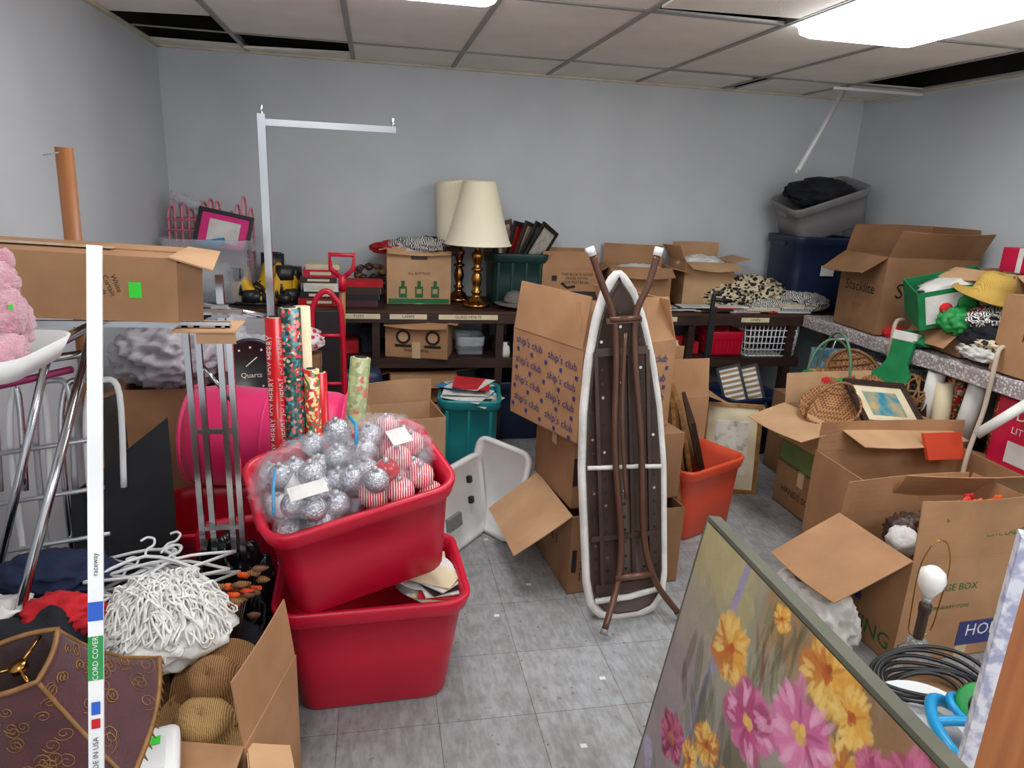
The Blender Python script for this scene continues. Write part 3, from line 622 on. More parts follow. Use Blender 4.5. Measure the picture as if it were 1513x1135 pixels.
# ---------------------------------------------------------------- right floor cartons
carton(2.42,2.98,0,.52,.44,.24,0,(None,)*4,kraftd,closed=True,extra=lambda b,w,d,h:b.text('HANDS SOAP',.05,ink,LEFT(w,d,h,z=.1)))
sage=mat('sage_paint',(110,135,75),(100,124,66),6,rough=.6)
b=B('green_crate'); 
for c,dd in (((2.42,2.77,.31),(.52,.01,.12)),((2.42,3.18,.31),(.52,.01,.12)),((2.165,2.98,.31),(.01,.4,.12)),((2.675,2.98,.31),(.01,.4,.12)),((2.42,2.98,.252),(.5,.4,.01))): b.box(c,dd,sage)
b.done(bevel=.003)
carton(2.44,2.98,.375,.60,.44,.19,4,(190,100,(196,.22),200),kraftl,fl=.16)
b=B('wicker_basket',T(2.24,2.95,.58)@Ry(-25)@Rx(20)); b.lathe([(.05,-.03),(.08,-.025),(.12,.0),(.14,.04),(.145,.06),(.135,.06),(.12,.01),(.06,-.015)],wick,None,32)
b.tube([(.14*math.cos(a),.0,.05+.14*math.sin(a)) for a in np.linspace(0,math.pi,14)],.007,strawd); b.done()
b=B('framed_landscape'); frame(b,T(2.50,2.90,.64)@Rz(12)@Rx(38)@Rz(-10),.38,.28,.03,.02,dwood,mat('teal_landscape',(40,140,160),(200,170,110),12,rough=.3),cream); b.done(bevel=.001)
def wball(x,y,z,r_,m_,name='wicker_ball'):
    b=B(name,T(x,y,z))
    for i in range(14):
        R_=Euler((random.random()*6,random.random()*6,random.random()*6)).to_matrix().to_4x4()
        b.tube([(r_*math.cos(a),r_*math.sin(a),0) for a in np.linspace(0,2*math.pi,20,endpoint=False)],.006,m_,6,True,R_)
    b.done()
wball(2.80,3.10,.63,.11,strawd); wball(2.66,3.20,.62,.08,wick)
b=B('wicker_tray',T(2.64,3.36,.66)@Rx(55)@Ry(-12)); b.lathe([(.002,0),(.12,.0),(.15,.02),(.155,.025)],wick,None,32,cap=False)
for i in range(6):
    b.tube([(-.14,-.1+.04*i,.012),(.14,-.1+.04*i,.012)],.005,strawd,6)
b.tube([(.15*math.cos(a),.15*math.sin(a),.025) for a in np.linspace(0,2*math.pi,30,endpoint=False)],.009,strawd,6,True); b.done()
b=B('handled_basket',T(2.46,3.30,.56)); b.lathe([(.08,0),(.12,.05),(.14,.11),(.13,.11),(.08,.01)],wick,None,32)
b.tube([(.14*math.cos(a),.02*math.sin(a),.10+.22*math.sin(a)) for a in np.linspace(0,math.pi,20)],.007,willow); b.tube([(.02,.14*math.cos(a),.10+.26*math.sin(a)) for a in np.linspace(0,math.pi,20)],.007,willow); 
for i in range(16):
    a=i/16*6.28; b.blob((.11*math.cos(a),.11*math.sin(a),.11),(.03,.03,.025),random.choice([strawm,redc,labelg,strawd]),.4,3,2,i)
b.done()
b=B('blue_shopping_bag',T(2.66,3.56,.50)); b.add([(-.12,-.05,0),(.12,-.05,0),(.12,.07,0),(-.12,.07,0),(-.13,-.03,.27),(.13,-.04,.28),(.12,.04,.26),(-.12,.05,.27)],[(0,1,5,4),(1,2,6,5),(2,3,7,6),(3,0,4,7),(0,3,2,1)],mat('pale_blue_print',(150,190,205),(70,100,120),12,rough=.5)); b.tube([(-.05,-.04,.27),(-.04,-.05,.34),(.04,-.05,.34),(.05,-.04,.27)],.004,whitep); b.done()
b=B('low_carton_under_bag'); b.box((2.56,3.5,.25),(.36,.36,.49),kraftd); b.box((2.56,3.5,.4955),(.05,.36,.002),tape); b.done(bevel=.002)
wirebasket('white_plastic_basket',2.99,3.45,.44,.30,.4,.28,whitep,12,9,.0055)
b=B('paper_towel_rolls')
for i,(x,y,z_) in enumerate([(2.86,2.90,.44),(2.95,2.93,.44),(2.87,2.79,.44),(2.96,2.80,.44),(2.98,2.68,.44),(2.87,3.02,.44)]):
    h_=.30+.05*((i*5)%3)
    b.lathe([(.012,.001),(.042,0),(.042,h_),(.015,h_),(.013,h_-.04)],[cream,dotwrap,paper,floral,dotwrap,paper][i],T(x,y,z_)@Rx(7*((i%3)-1))@Ry(-5*(i%2)),20)
b.done()
def hug(b,w,d,h):
    b.text('LITTLE MOVERS',.045,paper,LEFT(w,d,h,z=h*.6)); b.text('DIAPERS',.08,paper,LEFT(w,d,h,z=h*.82)); b.box((-w/2-.002,.1,h*.3),(.001,.12,.1),paper); b.text('4',.09,paper,LEFT(w,d,h,y=-.12,z=h*.25))
carton(3.06,2.34,.435,.44,.50,.34,0,(None,)*4,redbox,closed=True,extra=hug,name='diaper_box')
b=B('white_cardboard_tube'); b.cyl((2.66,2.50,.62),(2.78,2.40,.80),.022,paper); b.done()
b=B('folded_walker_legs')
for y_ in (3.28,2.62):
    b.tube(sm([(2.84,y_,1.0),(2.78,y_-.02,.99),(2.765,y_-.03,.90),(2.775,y_-.02,.7),(2.70,y_-.06,.45),(2.72,y_-.06,.02)]),.011,beigec,8)
b.done()
# big open carton B
carton(2.42,2.47,0,.78,.52,.47,-2,(120,92,(None),196),kraft,fl=.14)
b=B('leaf_garland')
for i in range(30):
    b.blob((2.29+.04*random.gauss(0,1),2.05+.03*random.gauss(0,1),.50+.018*random.gauss(0,1)),(.022,.008,.016),random.choice([leaf,leaf,redc]),.6,2,2,i)
b.tube([(2.22,2.06,.40),(2.26,2.05,.46),(2.34,2.05,.50)],.004,gink); b.done()
b=B('orange_book'); b.slab([(2.52,2.6,.46),(2.72,2.6,.46),(2.70,2.64,.58),(2.50,2.64,.58)],.02,orangep); b.done(bevel=.001)
def lowes(b,w,d,h):
    b.text("MOVING",.085,gink,LEFT(w,d,h,z=.07)); b.box((-w/2-.0015,.1,.2),(.001,.2,.10),bink); b.text("HOME",.06,paper,LEFT(w,d,h,y=.1,z=.2,dx=.003))
    b.box((.1,-d/2-.0015,.10),(.26,.001,.10),bink); b.text('HOME',.07,paper,FRONT(w,d,h,x=.1,z=.11,dy=.003)); b.text('LARGE BOX',.04,gink,FRONT(w,d,h,x=-.1,z=.30)); b.text('FOR HEAVY ITEMS',.022,gink,FRONT(w,d,h,x=-.1,z=.22))
    b.text('THIS SIDE UP\nESTE LADO ARRIBA',.034,gink,T(.14,-d/2,h)@Rx(84)@T(0,.10,.008)); b.text('BASICS\ngrandfort',.028,ink,T(-.14,-d/2,h)@Rx(84)@T(0,.17,.012))
carton(2.10,2.03,0,.60,.38,.42,3,((86,.22),88,(206,.32),100),kraft,extra=lowes,fl=.14,mf=None)
b=B('dark_wire_bundle'); b.blob((1.98,2.05,.40),(.07,.08,.07),dbrown,.5,4,4,2,ridge=True); b.blob((1.92,2.0,.40),(.05,.06,.05),whitec,.4,4,3,5,ridge=True)
for i in range(10): b.tube(sm([(1.95+.05*random.random(),2.0+.08*random.random(),.35),(1.97+.05*random.random(),2.03,.46),(2.0+.06*random.random(),2.06,.49+.04*random.random())]),.003,dbrown,5)
b.done()
b=B('white_crumpled_sheet'); b.blob((1.62,1.98,.11),(.10,.14,.13),whitec,.35,3,5,4,flat=.8,ridge=True); b.blob((1.60,2.12,.10),(.08,.10,.11),whitec,.35,3,5,9,flat=.9,ridge=True); b.done()
b=B('glass_table_lamp',T(1.73,1.66,0))
b.lathe([(.001,0),(.06,0),(.062,.012),(.05,.02),(.03,.03)],brass,None,24); b.lathe([(.03,.03),(.055,.05),(.062,.08),(.05,.11),(.03,.13),(.045,.15),(.055,.175),(.04,.2),(.022,.215),(.034,.23),(.02,.245)],glass,None,20,fn=lambda r_,z_,a:r_*(1+.07*math.cos(a*10)))
b.lathe([(.014,.24),(.016,.25),(.016,.34),(.019,.345),(.019,.37),(.014,.375)],dbrown,None,16); b.lathe([(.014,.375),(.014,.40)],gmetal,None,16)
b.lathe([(.014,.395),(.02,.41),(.036,.435),(.042,.46),(.036,.487),(.018,.502),(.002,.505)],bulbm,None,24)
for s_ in (-1,1): b.tube(sm([(0,0,.245),(s_*.04,0,.27),(s_*.05,0,.35),(s_*.055,0,.5),(s_*.03,0,.58),(0,0,.60)]),.002,brass,6)
b.done()
b=B('glass_table_lamp',T(1.93,1.56,0)); b.lathe([(.001,0),(.05,0),(.05,.012),(.03,.02)],brass,None,24); b.lathe([(.03,.03),(.055,.05),(.06,.08),(.04,.11),(.03,.13),(.045,.15),(.045,.18),(.02,.22)],glass,None,20,fn=lambda r_,z_,a:r_*(1+.07*math.cos(a*10))); b.lathe([(.014,.22),(.016,.3)],brass,None,12); b.done()
# pile behind painting
carton(1.44,1.20,0,.46,.54,.28,0,(None,)*4,kraftd,closed=True)
b=B('black_cable_coil',T(1.50,1.37,.292)); 
for k in range(7): b.tube([( (.10+.012*k)*math.cos(a),(.07+.006*k)*math.sin(a),.008+.010*k+.01*math.sin(a*2+k)) for a in np.linspace(0,2*math.pi,36,endpoint=False)],.006,blackp,6,True)
b.done()
b=B('white_plastic_dish',T(1.36,1.22,.30)@Ry(-6)@Rx(8)); b.lathe([(.002,.006),(.08,.006),(.12,.02),(.14,.04),(.145,.042),(.12,.012),(.08,0),(.002,0)],whitep,None,36,cap=False); b.lathe([(.002,.03),(.05,.026),(.09,.02)],gmetal,None,30,cap=False); b.done()
b=B('blue_plastic_handles',T(1.36,1.10,.39)@Rz(60)@Rx(25))
b.tube(sm([(-.13,-.02,0),(-.10,.07,.01),(0,.09,.0),(.10,.07,.0),(.13,0,.0),(.10,-.07,.01),(0,-.05,.03),(-.10,-.08,.01),(-.13,-.02,0)]),.014,bluep,10)
b.tube(sm([(0,.09,0),(.02,.02,.04),(0,-.05,.03)]),.012,bluep,10); b.tube([(.05*math.cos(a)+.08,.05*math.sin(a),.03) for a in np.linspace(0,6.28,20,endpoint=False)],.010,bluep,8,True); b.done()
b=B('green_lid',T(1.44,1.16,.43)@Rx(50)@Ry(-20)); b.lathe([(.002,.012),(.05,.014),(.056,.008),(.058,0)],labelg,None,30,cap=False); b.lathe([(.036,.016),(.036,.018)],blackp,None,24); b.done(solid=.003)
# ---------------------------------------------------------------- painting
e1=V((-.02,-1,0)).normalized(); e2=V((-.157,.003,-.988)).normalized(); nn=e2.cross(e1).normalized()
P0=V((.78,1.395,.848)); W_,H_=.92,.855; NU,NV=440,420
def L3(c): return np.array(lin(c))
UU,VV=np.meshgrid(np.linspace(0,W_,NU),np.linspace(0,H_,NV))
def basec(u,v):
    a=L3((148,144,118)); g=L3((118,118,94)); pu=L3((150,138,144)); dk=L3((98,76,62)); orr=L3((184,128,74)); ye=L3((178,164,112))
    c=a*(1-v/H_)+pu*(v/H_)
    if v<.12 and u<.25: c=ye*.6+a*.4
    if v>.3 and u<.15: c=pu*.8+g*.2
    if u>.30 and v<.1: c=g*.6+orr*.4
    if u>.3 and v>.3: c=g*.6+dk*.4
    if u>.55: c=dk*.5+orr*.35+g*.15
    return c
img=np.zeros((NV,NU,3)); img[:]=L3((146,140,116))
def stroke(u,v,ln,wd_,ang,col,al=.85):
    R_=max(ln,wd_)*1.3; i0=max(0,int((u-R_)/W_*NU)); i1=min(NU,int((u+R_)/W_*NU)+2); j0=max(0,int((v-R_)/H_*NV)); j1=min(NV,int((v+R_)/H_*NV)+2)
    if i1<=i0 or j1<=j0: return
    du=UU[j0:j1,i0:i1]-u; dv=VV[j0:j1,i0:i1]-v; ca,sa=math.cos(ang),math.sin(ang)
    x=(du*ca+dv*sa)/ln; y=(-du*sa+dv*ca)/wd_
    d=x*x+y*y; k=np.clip((1-d)*2.2,0,1)*al; k*=(.82+.18*np.sin(y*9+u*50))
    k=k[...,None]; img[j0:j1,i0:i1]=img[j0:j1,i0:i1]*(1-k)+np.array(col)*k
R1=random.Random(3)
for i in range(2600):
    u=R1.random()*W_;v=R1.random()*H_; c=basec(u,v)*(1+R1.gauss(0,.09)); stroke(u,v,.03+.04*R1.random(),.014+.02*R1.random(),R1.gauss(1.2,.6),np.clip(c,0,1),.6)
for i in range(60):
    t=i/60; u=.205-.03*t; v=-.02+.5*t; stroke(u+R1.gauss(0,.003),v,.022,.012,1.6,L3((148,140,166))*(1+R1.gauss(0,.06)),.8)
for i in range(60):
    t=i/60; stroke(.02+.25*t,.62+.12*math.sin(t*3)-.1*t,.03,.014,-.5,L3((162,154,176))*(1+R1.gauss(0,.08)),.8)
for i in range(60):
    u=.08+R1.random()*.6; v=.30+R1.random()*.5; stroke(u,v,.05+.05*R1.random(),.010+.014*R1.random(),1.3+R1.gauss(0,.4),L3(R1.choice([(84,94,66),(106,116,84),(76,80,62),(122,130,98),(94,76,70)])),.6)
for i in range(40):
    u=.30+R1.random()*.12; v=-.0+R1.random()*.2; stroke(u,v,.04,.006,1.4+R1.gauss(0,.2),L3(R1.choice([(96,78,66),(108,116,80),(116,70,60),(82,86,64)])),.55)
def flower(u,v,r_,kind,n=5):
    if kind=='p': cs=[(198,104,146),(212,126,164),(176,76,118),(226,166,190),(150,58,98)]; cc=(214,170,90)
    elif kind=='m': cs=[(160,62,100),(180,84,120),(132,46,76),(200,116,142)]; cc=(170,104,66)
    else: cs=[(214,156,66),(222,176,88),(190,118,54),(230,196,116),(166,94,44)]; cc=(176,88,42)
    for i in range(26):
        a=R1.random()*6.28; q=r_*R1.uniform(.2,.75); stroke(u+q*math.cos(a),v+q*math.sin(a)*.9,r_*R1.uniform(.25,.45),r_*R1.uniform(.16,.28),a+R1.gauss(0,.7),L3(R1.choice(cs[:3]))*(1+R1.gauss(0,.09)),.8)
    for pnum in range(n):
        a0=2*math.pi*pnum/n+R1.gauss(0,.25)+.3; base=L3(R1.choice(cs[:3])); s_=R1.uniform(.78,1.12)
        for i in range(9):
            a=a0+(i-4)*.11; rr=r_*s_*(.56+.08*math.cos((i-4)*.7)); c=base*(1+R1.gauss(0,.10)); stroke(u+rr*math.cos(a),v+rr*math.sin(a)*.92,r_*.44*s_,r_*.17,a+R1.gauss(0,.12),np.clip(c,0,1),.75)
        for i in range(5):
            a=a0+R1.gauss(0,.25); rr=r_*R1.uniform(.5,.85); stroke(u+rr*math.cos(a),v+rr*math.sin(a)*.92,r_*.25,r_*.08,a+R1.gauss(0,.4),L3(cs[3]),.65)
        stroke(u+r_*.3*math.cos(a0+.5),v+r_*.3*math.sin(a0+.5),r_*.34,r_*.05,a0+.5,L3(cs[-1]),.65)
    for i in range(12): stroke(u+R1.gauss(0,r_*.08),v+R1.gauss(0,r_*.07),r_*.13,r_*.09,R1.random()*3,L3(cc)*(1+R1.gauss(0,.15)),.85)
flower(.50,.035,.085,'o'); flower(.58,.06,.06,'o'); flower(.35,.03,.03,'o')
flower(.23,.185,.080,'o',6); flower(.60,.15,.06,'o'); flower(.66,.1,.05,'m'); flower(.72,.06,.07,'m'); flower(.84,.1,.08,'p'); flower(.68,.22,.08,'o')
flower(.49,.17,.098,'p'); flower(.352,.27,.088,'p'); flower(.119,.52,.07,'m'); flower(.25,.42,.055,'o',5); flower(.21,.5,.045,'o'); flower(.5,.36,.07,'m'); flower(.38,.45,.07,'o'); flower(.6,.42,.09,'p'); flower(.3,.62,.08,'p'); flower(.78,.3,.09,'o')
pm=bpy.data.materials.new('oil_paint'); pm.use_nodes=True; ca=pm.node_tree.nodes.new('ShaderNodeVertexColor'); ca.layer_name='paint'
pP=pm.node_tree.nodes['Principled BSDF']; pm.node_tree.links.new(ca.outputs[0],pP.inputs['Base Color']); pP.inputs['Roughness'].default_value=.5
nb=pm.node_tree.nodes.new('ShaderNodeTexNoise'); nb.inputs['Scale'].default_value=90; bb=pm.node_tree.nodes.new('ShaderNodeBump'); bb.inputs['Strength'].default_value=.25; bb.inputs['Distance'].default_value=.003
pm.node_tree.links.new(nb.outputs['Fac'],bb.inputs['Height']); pm.node_tree.links.new(bb.outputs[0],pP.inputs['Normal'])
me=bpy.data.meshes.new('painted_canvas')
U1=UU.ravel()[:,None];V1=VV.ravel()[:,None]; pts=np.array(P0)[None]+U1*np.array(e1)[None]+V1*np.array(e2)[None]
idx=np.arange(NU*NV).reshape(NV,NU); q=np.stack([idx[:-1,:-1],idx[1:,:-1],idx[1:,1:],idx[:-1,1:]],-1).reshape(-1,4)
me.from_pydata(pts.tolist(),[],q.tolist()); at=me.color_attributes.new('paint','FLOAT_COLOR','POINT')
at.data.foreach_set('color',np.concatenate([np.clip(img,0,1).reshape(-1,3),np.ones((NU*NV,1))],1).ravel().astype(np.float32)); me.materials.append(pm)
pc=bpy.data.objects.new('painted_canvas',me); COL.objects.link(pc)
MP=Matrix((e1,-e2,nn)).transposed().to_4x4(); MP.translation=P0
b=B('floral_painting',MP); edge=mat('gray_olive_frame_edge',(96,96,80),(84,84,70),8,rough=.6)
zo=-.019 if nn.x<0 else .019
b.box((W_/2,.006,zo),(W_+.02,.012,.034),edge); b.box((W_/2,-H_-.0,zo),(W_+.02,.01,.034),edge); b.box((-.006,-H_/2,zo),(.012,H_,.034),edge); b.box((W_+.006,-H_/2,zo),(.012,H_,.034),edge)
b.box((W_/2,-H_/2,zo*1.8),(W_,H_,.003),cream); ob=b.done(bevel=.001)
pc.parent=ob; pc.matrix_parent_inverse=Matrix.Translation(ob.location).inverted()
# wood panel far right
b=B('wooden_door_panel',T(1.065,.865,0)@Rz(-38)); b.box((.21,0,.54),(.42,.035,1.08),panelw); b.box((-.004,0,.54),(.008,.037,1.08),mat('chipped_white_paint',(215,215,226),(160,160,188),40,rough=.6,fac=(.45,.6))); b.box((.006,-.0182,.54),(.014,.001,1.08),mat('chipped_white_paint',(215,215,226),(160,160,188),40,rough=.6,fac=(.45,.6))); b.done(bevel=.002)
# ---------------------------------------------------------------- red totes & ornaments
tote(-.02,2.05,0,.60,.46,.385,2,redp,name='storage_tote',taper=.76,lip=.022,ribs=0,rc=.06)
b=B('plates_and_papers'); 
for k in range(4): b.lathe([(.002,0),(.08,.002),(.10,.012)],whitep if k%2 else paper,T(.15,2.05,.325+.010*k)@Rx(6),30,cap=False)
b.box((.15,2.14,.35),(.16,.1,.01),cream)
for k in range(7): b.box((.17,2.0,.33+.006*k),(.13,.16,.004),[paper,cream,redc,paper,ink,paper,cream][k],T(.17,2.0,0)@Rz(k*17-40)@Ry(4)@T(-.17,-2.0,0))
b.done()
UT=(-.055,2.04,.435)
tote(*UT,.565,.42,.35,18,redp,tilt=(12,-9),name='storage_tote',taper=.82,lip=.022,rc=.06)
UM=T(*UT)@Rz(18)@Rx(12)@Ry(-9)
b=B('christmas_ornaments',UM)
R2=random.Random(11); placed=[]
for i in range(3000):
    x=R2.uniform(-.22,.22); y=R2.uniform(-.15,.15); z_=R2.uniform(.27,.36)+.05*(1-abs(x)/.22); rr=R2.choice([.040,.044,.050,.036])
    if abs(x)+rr>.255 or abs(y)+rr>.185: continue
    if any((x-a)**2+(y-c)**2+(z_-d_)**2<(rr+e)**2*.62 for a,c,d_,e in placed): continue
    placed.append((x,y,z_,rr))
    m_=(silver if R2.random()<.8 else whitep) if x<.04 else (redorn if R2.random()<.5 else (redball if R2.random()<.55 else silver))
    b.ball((x,y,z_),rr,m_,seg=24); b.lathe([(.008,0),(.008,.012)],gmetal,T(x,y,z_+rr-.002)@Rx(R2.uniform(-40,40)),8)
b.done()
b=B('clear_plastic_bags',UM); b.blob((-.10,-.02,.36),(.155,.14,.105),film,.45,4,5,3,ridge=True); b.blob((.11,.0,.37),(.13,.14,.10),film,.45,4,5,5,ridge=True)
b.box((-.14,-.08,.448),(.10,.05,.002),paper,Rx(8)); b.box((.15,-.05,.458),(.06,.08,.002),paper); b.tube([(-.235,-.12,.37),(-.22,-.06,.40),(-.20,.0,.42)],.005,bluep,6); b.tube([(.03,-.02,.45),(.05,.04,.475),(.045,.10,.47)],.005,bluep,6); b.done()
# red tote behind, tunnel
tote(-.52,2.62,0,.60,.44,.36,4,redp,name='storage_tote',taper=.82,rc=.06)
b=B('tote_lid',T(-.36,2.27,.02)@Rz(14)@Rx(80)); b.loft([b.rring(.46,.42,.05,0),b.rring(.48,.44,.06,.005),b.rring(.48,.44,.06,.03),b.rring(.42,.38,.04,.03),b.rring(.41,.37,.04,.02)],redp,T(0,.23,0)); b.done()
b=B('popup_play_tunnel'); A0=V((-.72,2.86,.575));A1=V((-.12,2.78,.56)); dd=(A1-A0).normalized(); 
n=13; pts=[A0+(A1-A0)*i/(n-1) for i in range(n)]; b.tube(pts,[.19,.20,.205,.205,.203,.2,.203,.205,.205,.203,.2,.198,.18],magenta,40)
for P_ in (A0,A1,A0*.5+A1*.5): 
    e=dd.cross(V((0,0,1))).normalized(); f=e.cross(dd); b.tube([P_+e*.2*math.cos(a)+f*.2*math.sin(a) for a in np.linspace(0,2*math.pi,40,endpoint=False)],.007,magenta,6,True)
b.done()
def roll(x0,y0,x1,y1,z1,r_,m_,z0=.0,txt=None):
    b=B('wrapping_paper_roll'); b.tube([(x0,y0,z0),(x1,y1,z1)],r_,m_,24); d_=(V((x1,y1,z1))-V((x0,y0,z0))).normalized(); p1=V((x1,y1,z1)); b.tube([p1-d_*.0,p1+d_*.002],r_*.8,cream,16); b.tube([p1,p1+d_*.004],r_*.6,ink,16)
    if txt:
        for k in range(7):
            zz=.2+k*.14
            for off in (-.014,.014):
                Mx=T(x0+(x1-x0)*zz/z1+off,y0+(y1-y0)*zz/z1-math.sqrt(r_*r_-off*off)-.001,zz)@Rx(90)@Rz(90); b.text(txt,.026,paper,Mx)
    b.done()
roll(-.325,2.30,-.325,2.33,1.16,.030,redwrap,txt='JOY MERRY'); roll(-.265,2.30,-.278,2.34,1.19,.036,floral); roll(-.20,2.30,-.215,2.33,.985,.026,dotwrap); roll(-.17,2.36,-.19,2.38,.96,.022,redwrap); roll(-.15,2.42,-.055,2.47,.99,.036,greenwrap)
b=B('cream_paper_sheet_roll'); b.cyl((-.245,2.40,0),(-.25,2.43,1.18),.03,cream); b.done()
# garment stand
b=B('garment_display_stand'); px,py=-.35,2.45
b.tube([(px,py,.05),(px,py,1.79)],.017,chrome,sq=True); b.box((px+.0,py-.012,.68),(.032,.01,.9),dchrome)
for k in range(30): b.box((px,py-.018,.27+k*.028),(.008,.004,.016),ink)
b.tube([(px,py,1.765),(px+.42,py,1.765)],.014,chrome,sq=True); b.cyl((px+.41,py,1.765),(px+.41,py,1.80),.006,chrome); b.cyl((px,py,1.79),(px,py,1.815),.005,chrome)
for a in (45,135,225,315): b.tube([(px,py,.06),(px+.26*math.cos(rad(a)),py+.26*math.sin(rad(a)),.05),(px+.28*math.cos(rad(a)),py+.28*math.sin(rad(a)),.0)],.014,chrome,sq=True)
b.tube([(px-.16,py,.95),(px-.16,py,1.28)],.016,chrome,sq=True); b.tube([(px-.28,py,1.10),(px,py,1.10)],.014,chrome,sq=True); b.tube([(px-.22,py,1.18),(px,py,1.14)],.008,chrome); b.box((px-.16,py-.02,1.16),(.05,.03,.04),gmetal); b.box((px-.05,py-.01,1.11),(.06,.04,.05),gmetal)
b.done()
b=B('d_handle_shovel'); x,y=-.165,3.60
b.cyl((x-.02,3.68,.25),(x,y,1.10),.016,wood); b.cyl((x,y,1.06),(x,y,1.14),.02,redp)
b.tube([(x,y,1.12),(x-.055,y,1.17),(x-.06,y,1.24),(x+.06,y,1.24),(x+.055,y,1.17),(x,y,1.12)],.012,redp,10)
b.add([(x-.12,3.70,.25),(x+.09,3.70,.25),(x+.10,3.72,.0),(x-.13,3.72,.0),(x-.12,3.715,.25),(x+.09,3.715,.25),(x+.10,3.735,.0),(x-.13,3.735,.0)],[(0,1,2,3),(7,6,5,4),(0,4,5,1),(1,5,6,2),(2,6,7,3),(3,7,4,0)],grayp); b.done()
b=B('hand_truck'); 
b.tube(sm([(-.16,3.5,.1),(-.165,3.5,.9),(-.20,3.5,1.04),(-.25,3.5,1.07),(-.30,3.5,1.0),(-.31,3.5,.85),(-.31,3.5,.1)]),.014,redp,10)
for z_ in (.3,.6,.85): b.tube([(-.31,3.5,z_),(-.16,3.5,z_)],.010,redp,8)
b.box((-.235,3.51,.62),(.11,.02,.7),blackp); b.box((-.235,3.44,.05),(.26,.14,.012),blackp)
for s_ in (-1,1): b.lathe([(.02,-.02),(.08,-.02),(.085,0),(.08,.02),(.02,.02)],blackp,T(-.235+s_*.14,3.54,.085)@Ry(90),20)
b.done()
b=B('black_hand_truck'); 
b.tube(sm([(2.02,3.9,.0),(2.02,3.9,.95),(2.05,3.9,1.03),(2.08,3.9,1.05)]),.014,blackp); b.tube([(2.02,3.9,1.0),(2.14,3.9,.99)],.012,blackp); b.box((2.03,3.9,.8),(.03,.03,.3),blackp); b.done()
# ---------------------------------------------------------------- left cluster
b=B('wooden_closet_rod'); b.tube([(-.93,2.36,0),(-.885,2.33,1.655)],.0235,wood,20); b.cyl((-.93,2.30,1.63),(-.89,2.31,1.64),.002,gmetal); b.done()
LB=T(-.905,2.04,1.235)@Rz(3)@Ry(2.5)
b=B('long_cardboard_carton',LB); w,d,h=.78,.26,.165
for c,dd2 in (((0,0,.003),(w,d,.005)),((0,-d/2,h/2),(w,.005,h)),((0,d/2,h/2),(w,.005,h)),((0,-d/4,h),(w,d/2,.005)),((0,d/4,h+.004),(w,d/2,.005)),((-w/2,0,h/2),(.005,d,h))): b.box(c,dd2,kraft)
b.slab([(w/2-.02,-d/2-.01,h+.004),(w/2+.09,-d/2-.03,h-.02),(w/2+.07,d/2-.02,h+.0),(w/2-.02,d/2,h+.006)],.004,kraftl); b.box((w/2-.02,0,h/2),(.004,d*.95,h*.95),kraftd); b.box((w/2-.1,-d/2-.0035,h/2),(.03,.001,.04),neon); b.text('White\nCurtain\nRods',.018,ink,T(w/2-.16,-d/2-.004,h*.55)@Rx(90)@Rz(-70))
b.box((-.1,0,h+.0075),(w*.8,.05,.001),tape); b.box((w/2+.03,-d/2+.0,h*.5),(.06,.004,h*.9),kraftd,None)
b.done(bevel=.001)
b=B('torn_cardboard_sleeve'); b.box((-.45,2.0,1.195),(.16,.16,.004),kraftl,Ry(0)); b.box((-.42,1.93,1.18),(.10,.004,.035),kraftl); b.done()
b=B('chrome_garment_rack')
for x in (-.505,-.475,-.42,-.395): b.tube([(x,1.97,.0),(x,1.97,1.205)],.011,chrome,sq=True)
for x in (-1.1,-.73): b.tube([(x,1.3,1.205),(x,2.2,1.205)],.013,chrome)
for y_ in (1.97,2.16): b.tube([(-1.15,y_,1.207),(-.39,y_,1.207)],.011,chrome,sq=True)
b.tube([(-1.15,2.16,0),(-1.15,2.16,1.2)],.011,chrome,sq=True); b.tube([(-1.15,1.3,0),(-1.15,1.3,1.2)],.011,chrome,sq=True); b.tube([(-1.15,1.3,1.2),(-.66,1.3,1.2)],.013,chrome)
b.tube([(-.505,1.97,.06),(-1.15,1.97,.06)],.011,chrome,sq=True); b.tube([(-1.15,1.3,.06),(-1.15,2.16,.06)],.011,chrome,sq=True)
b.tube([(-.74,1.98,1.18),(-.86,1.55,.45)],.012,chrome); b.tube([(-.48,1.985,1.10),(-.40,1.985,.98)],.006,chrome)
for z_ in (.9,.6): b.tube([(-.505,1.97,z_),(-.395,1.97,z_)],.009,chrome,sq=True)
b.done()
b=B('folding_drying_rack')
for k in range(6):
    x=-1.16+.065*k; b.tube(sm([(x,2.05,.02),(x+.01,2.06,.75),(x+.03,2.08,.98),(x+.07,2.09,1.02),(x+.11,2.08,.98),(x+.10,2.06,.7)]),.009,[gmetal,chrome,whitep][k%3],8)
for z_ in (.35,.5,.65,.8): b.tube([(-1.18,2.04,z_),(-.78,2.04,z_+.06)],.007,gmetal,8)
b.tube([(-1.18,2.02,1.05),(-.74,2.02,1.12)],.011,chrome); b.tube([(-1.18,2.02,.98),(-.80,1.98,1.08)],.010,mat('berry_plastic',(150,30,90),rough=.4)); b.tube([(-1.16,2.0,.2),(-.86,1.98,1.1)],.012,chrome)
b.done()
b=B('black_foam_board'); b.slab([(-.66,2.24,.02),(-.645,2.22,.86),(-.88,2.06,.68),(-.94,2.04,.02)],.006,black); b.done()
pile('dark_clothes_heap',-1.2,-.62,1.32,1.97,0,.50,darkc,seed=2,amp=.10)
navc=mat('navy_cloth',(30,40,75),rough=.9)
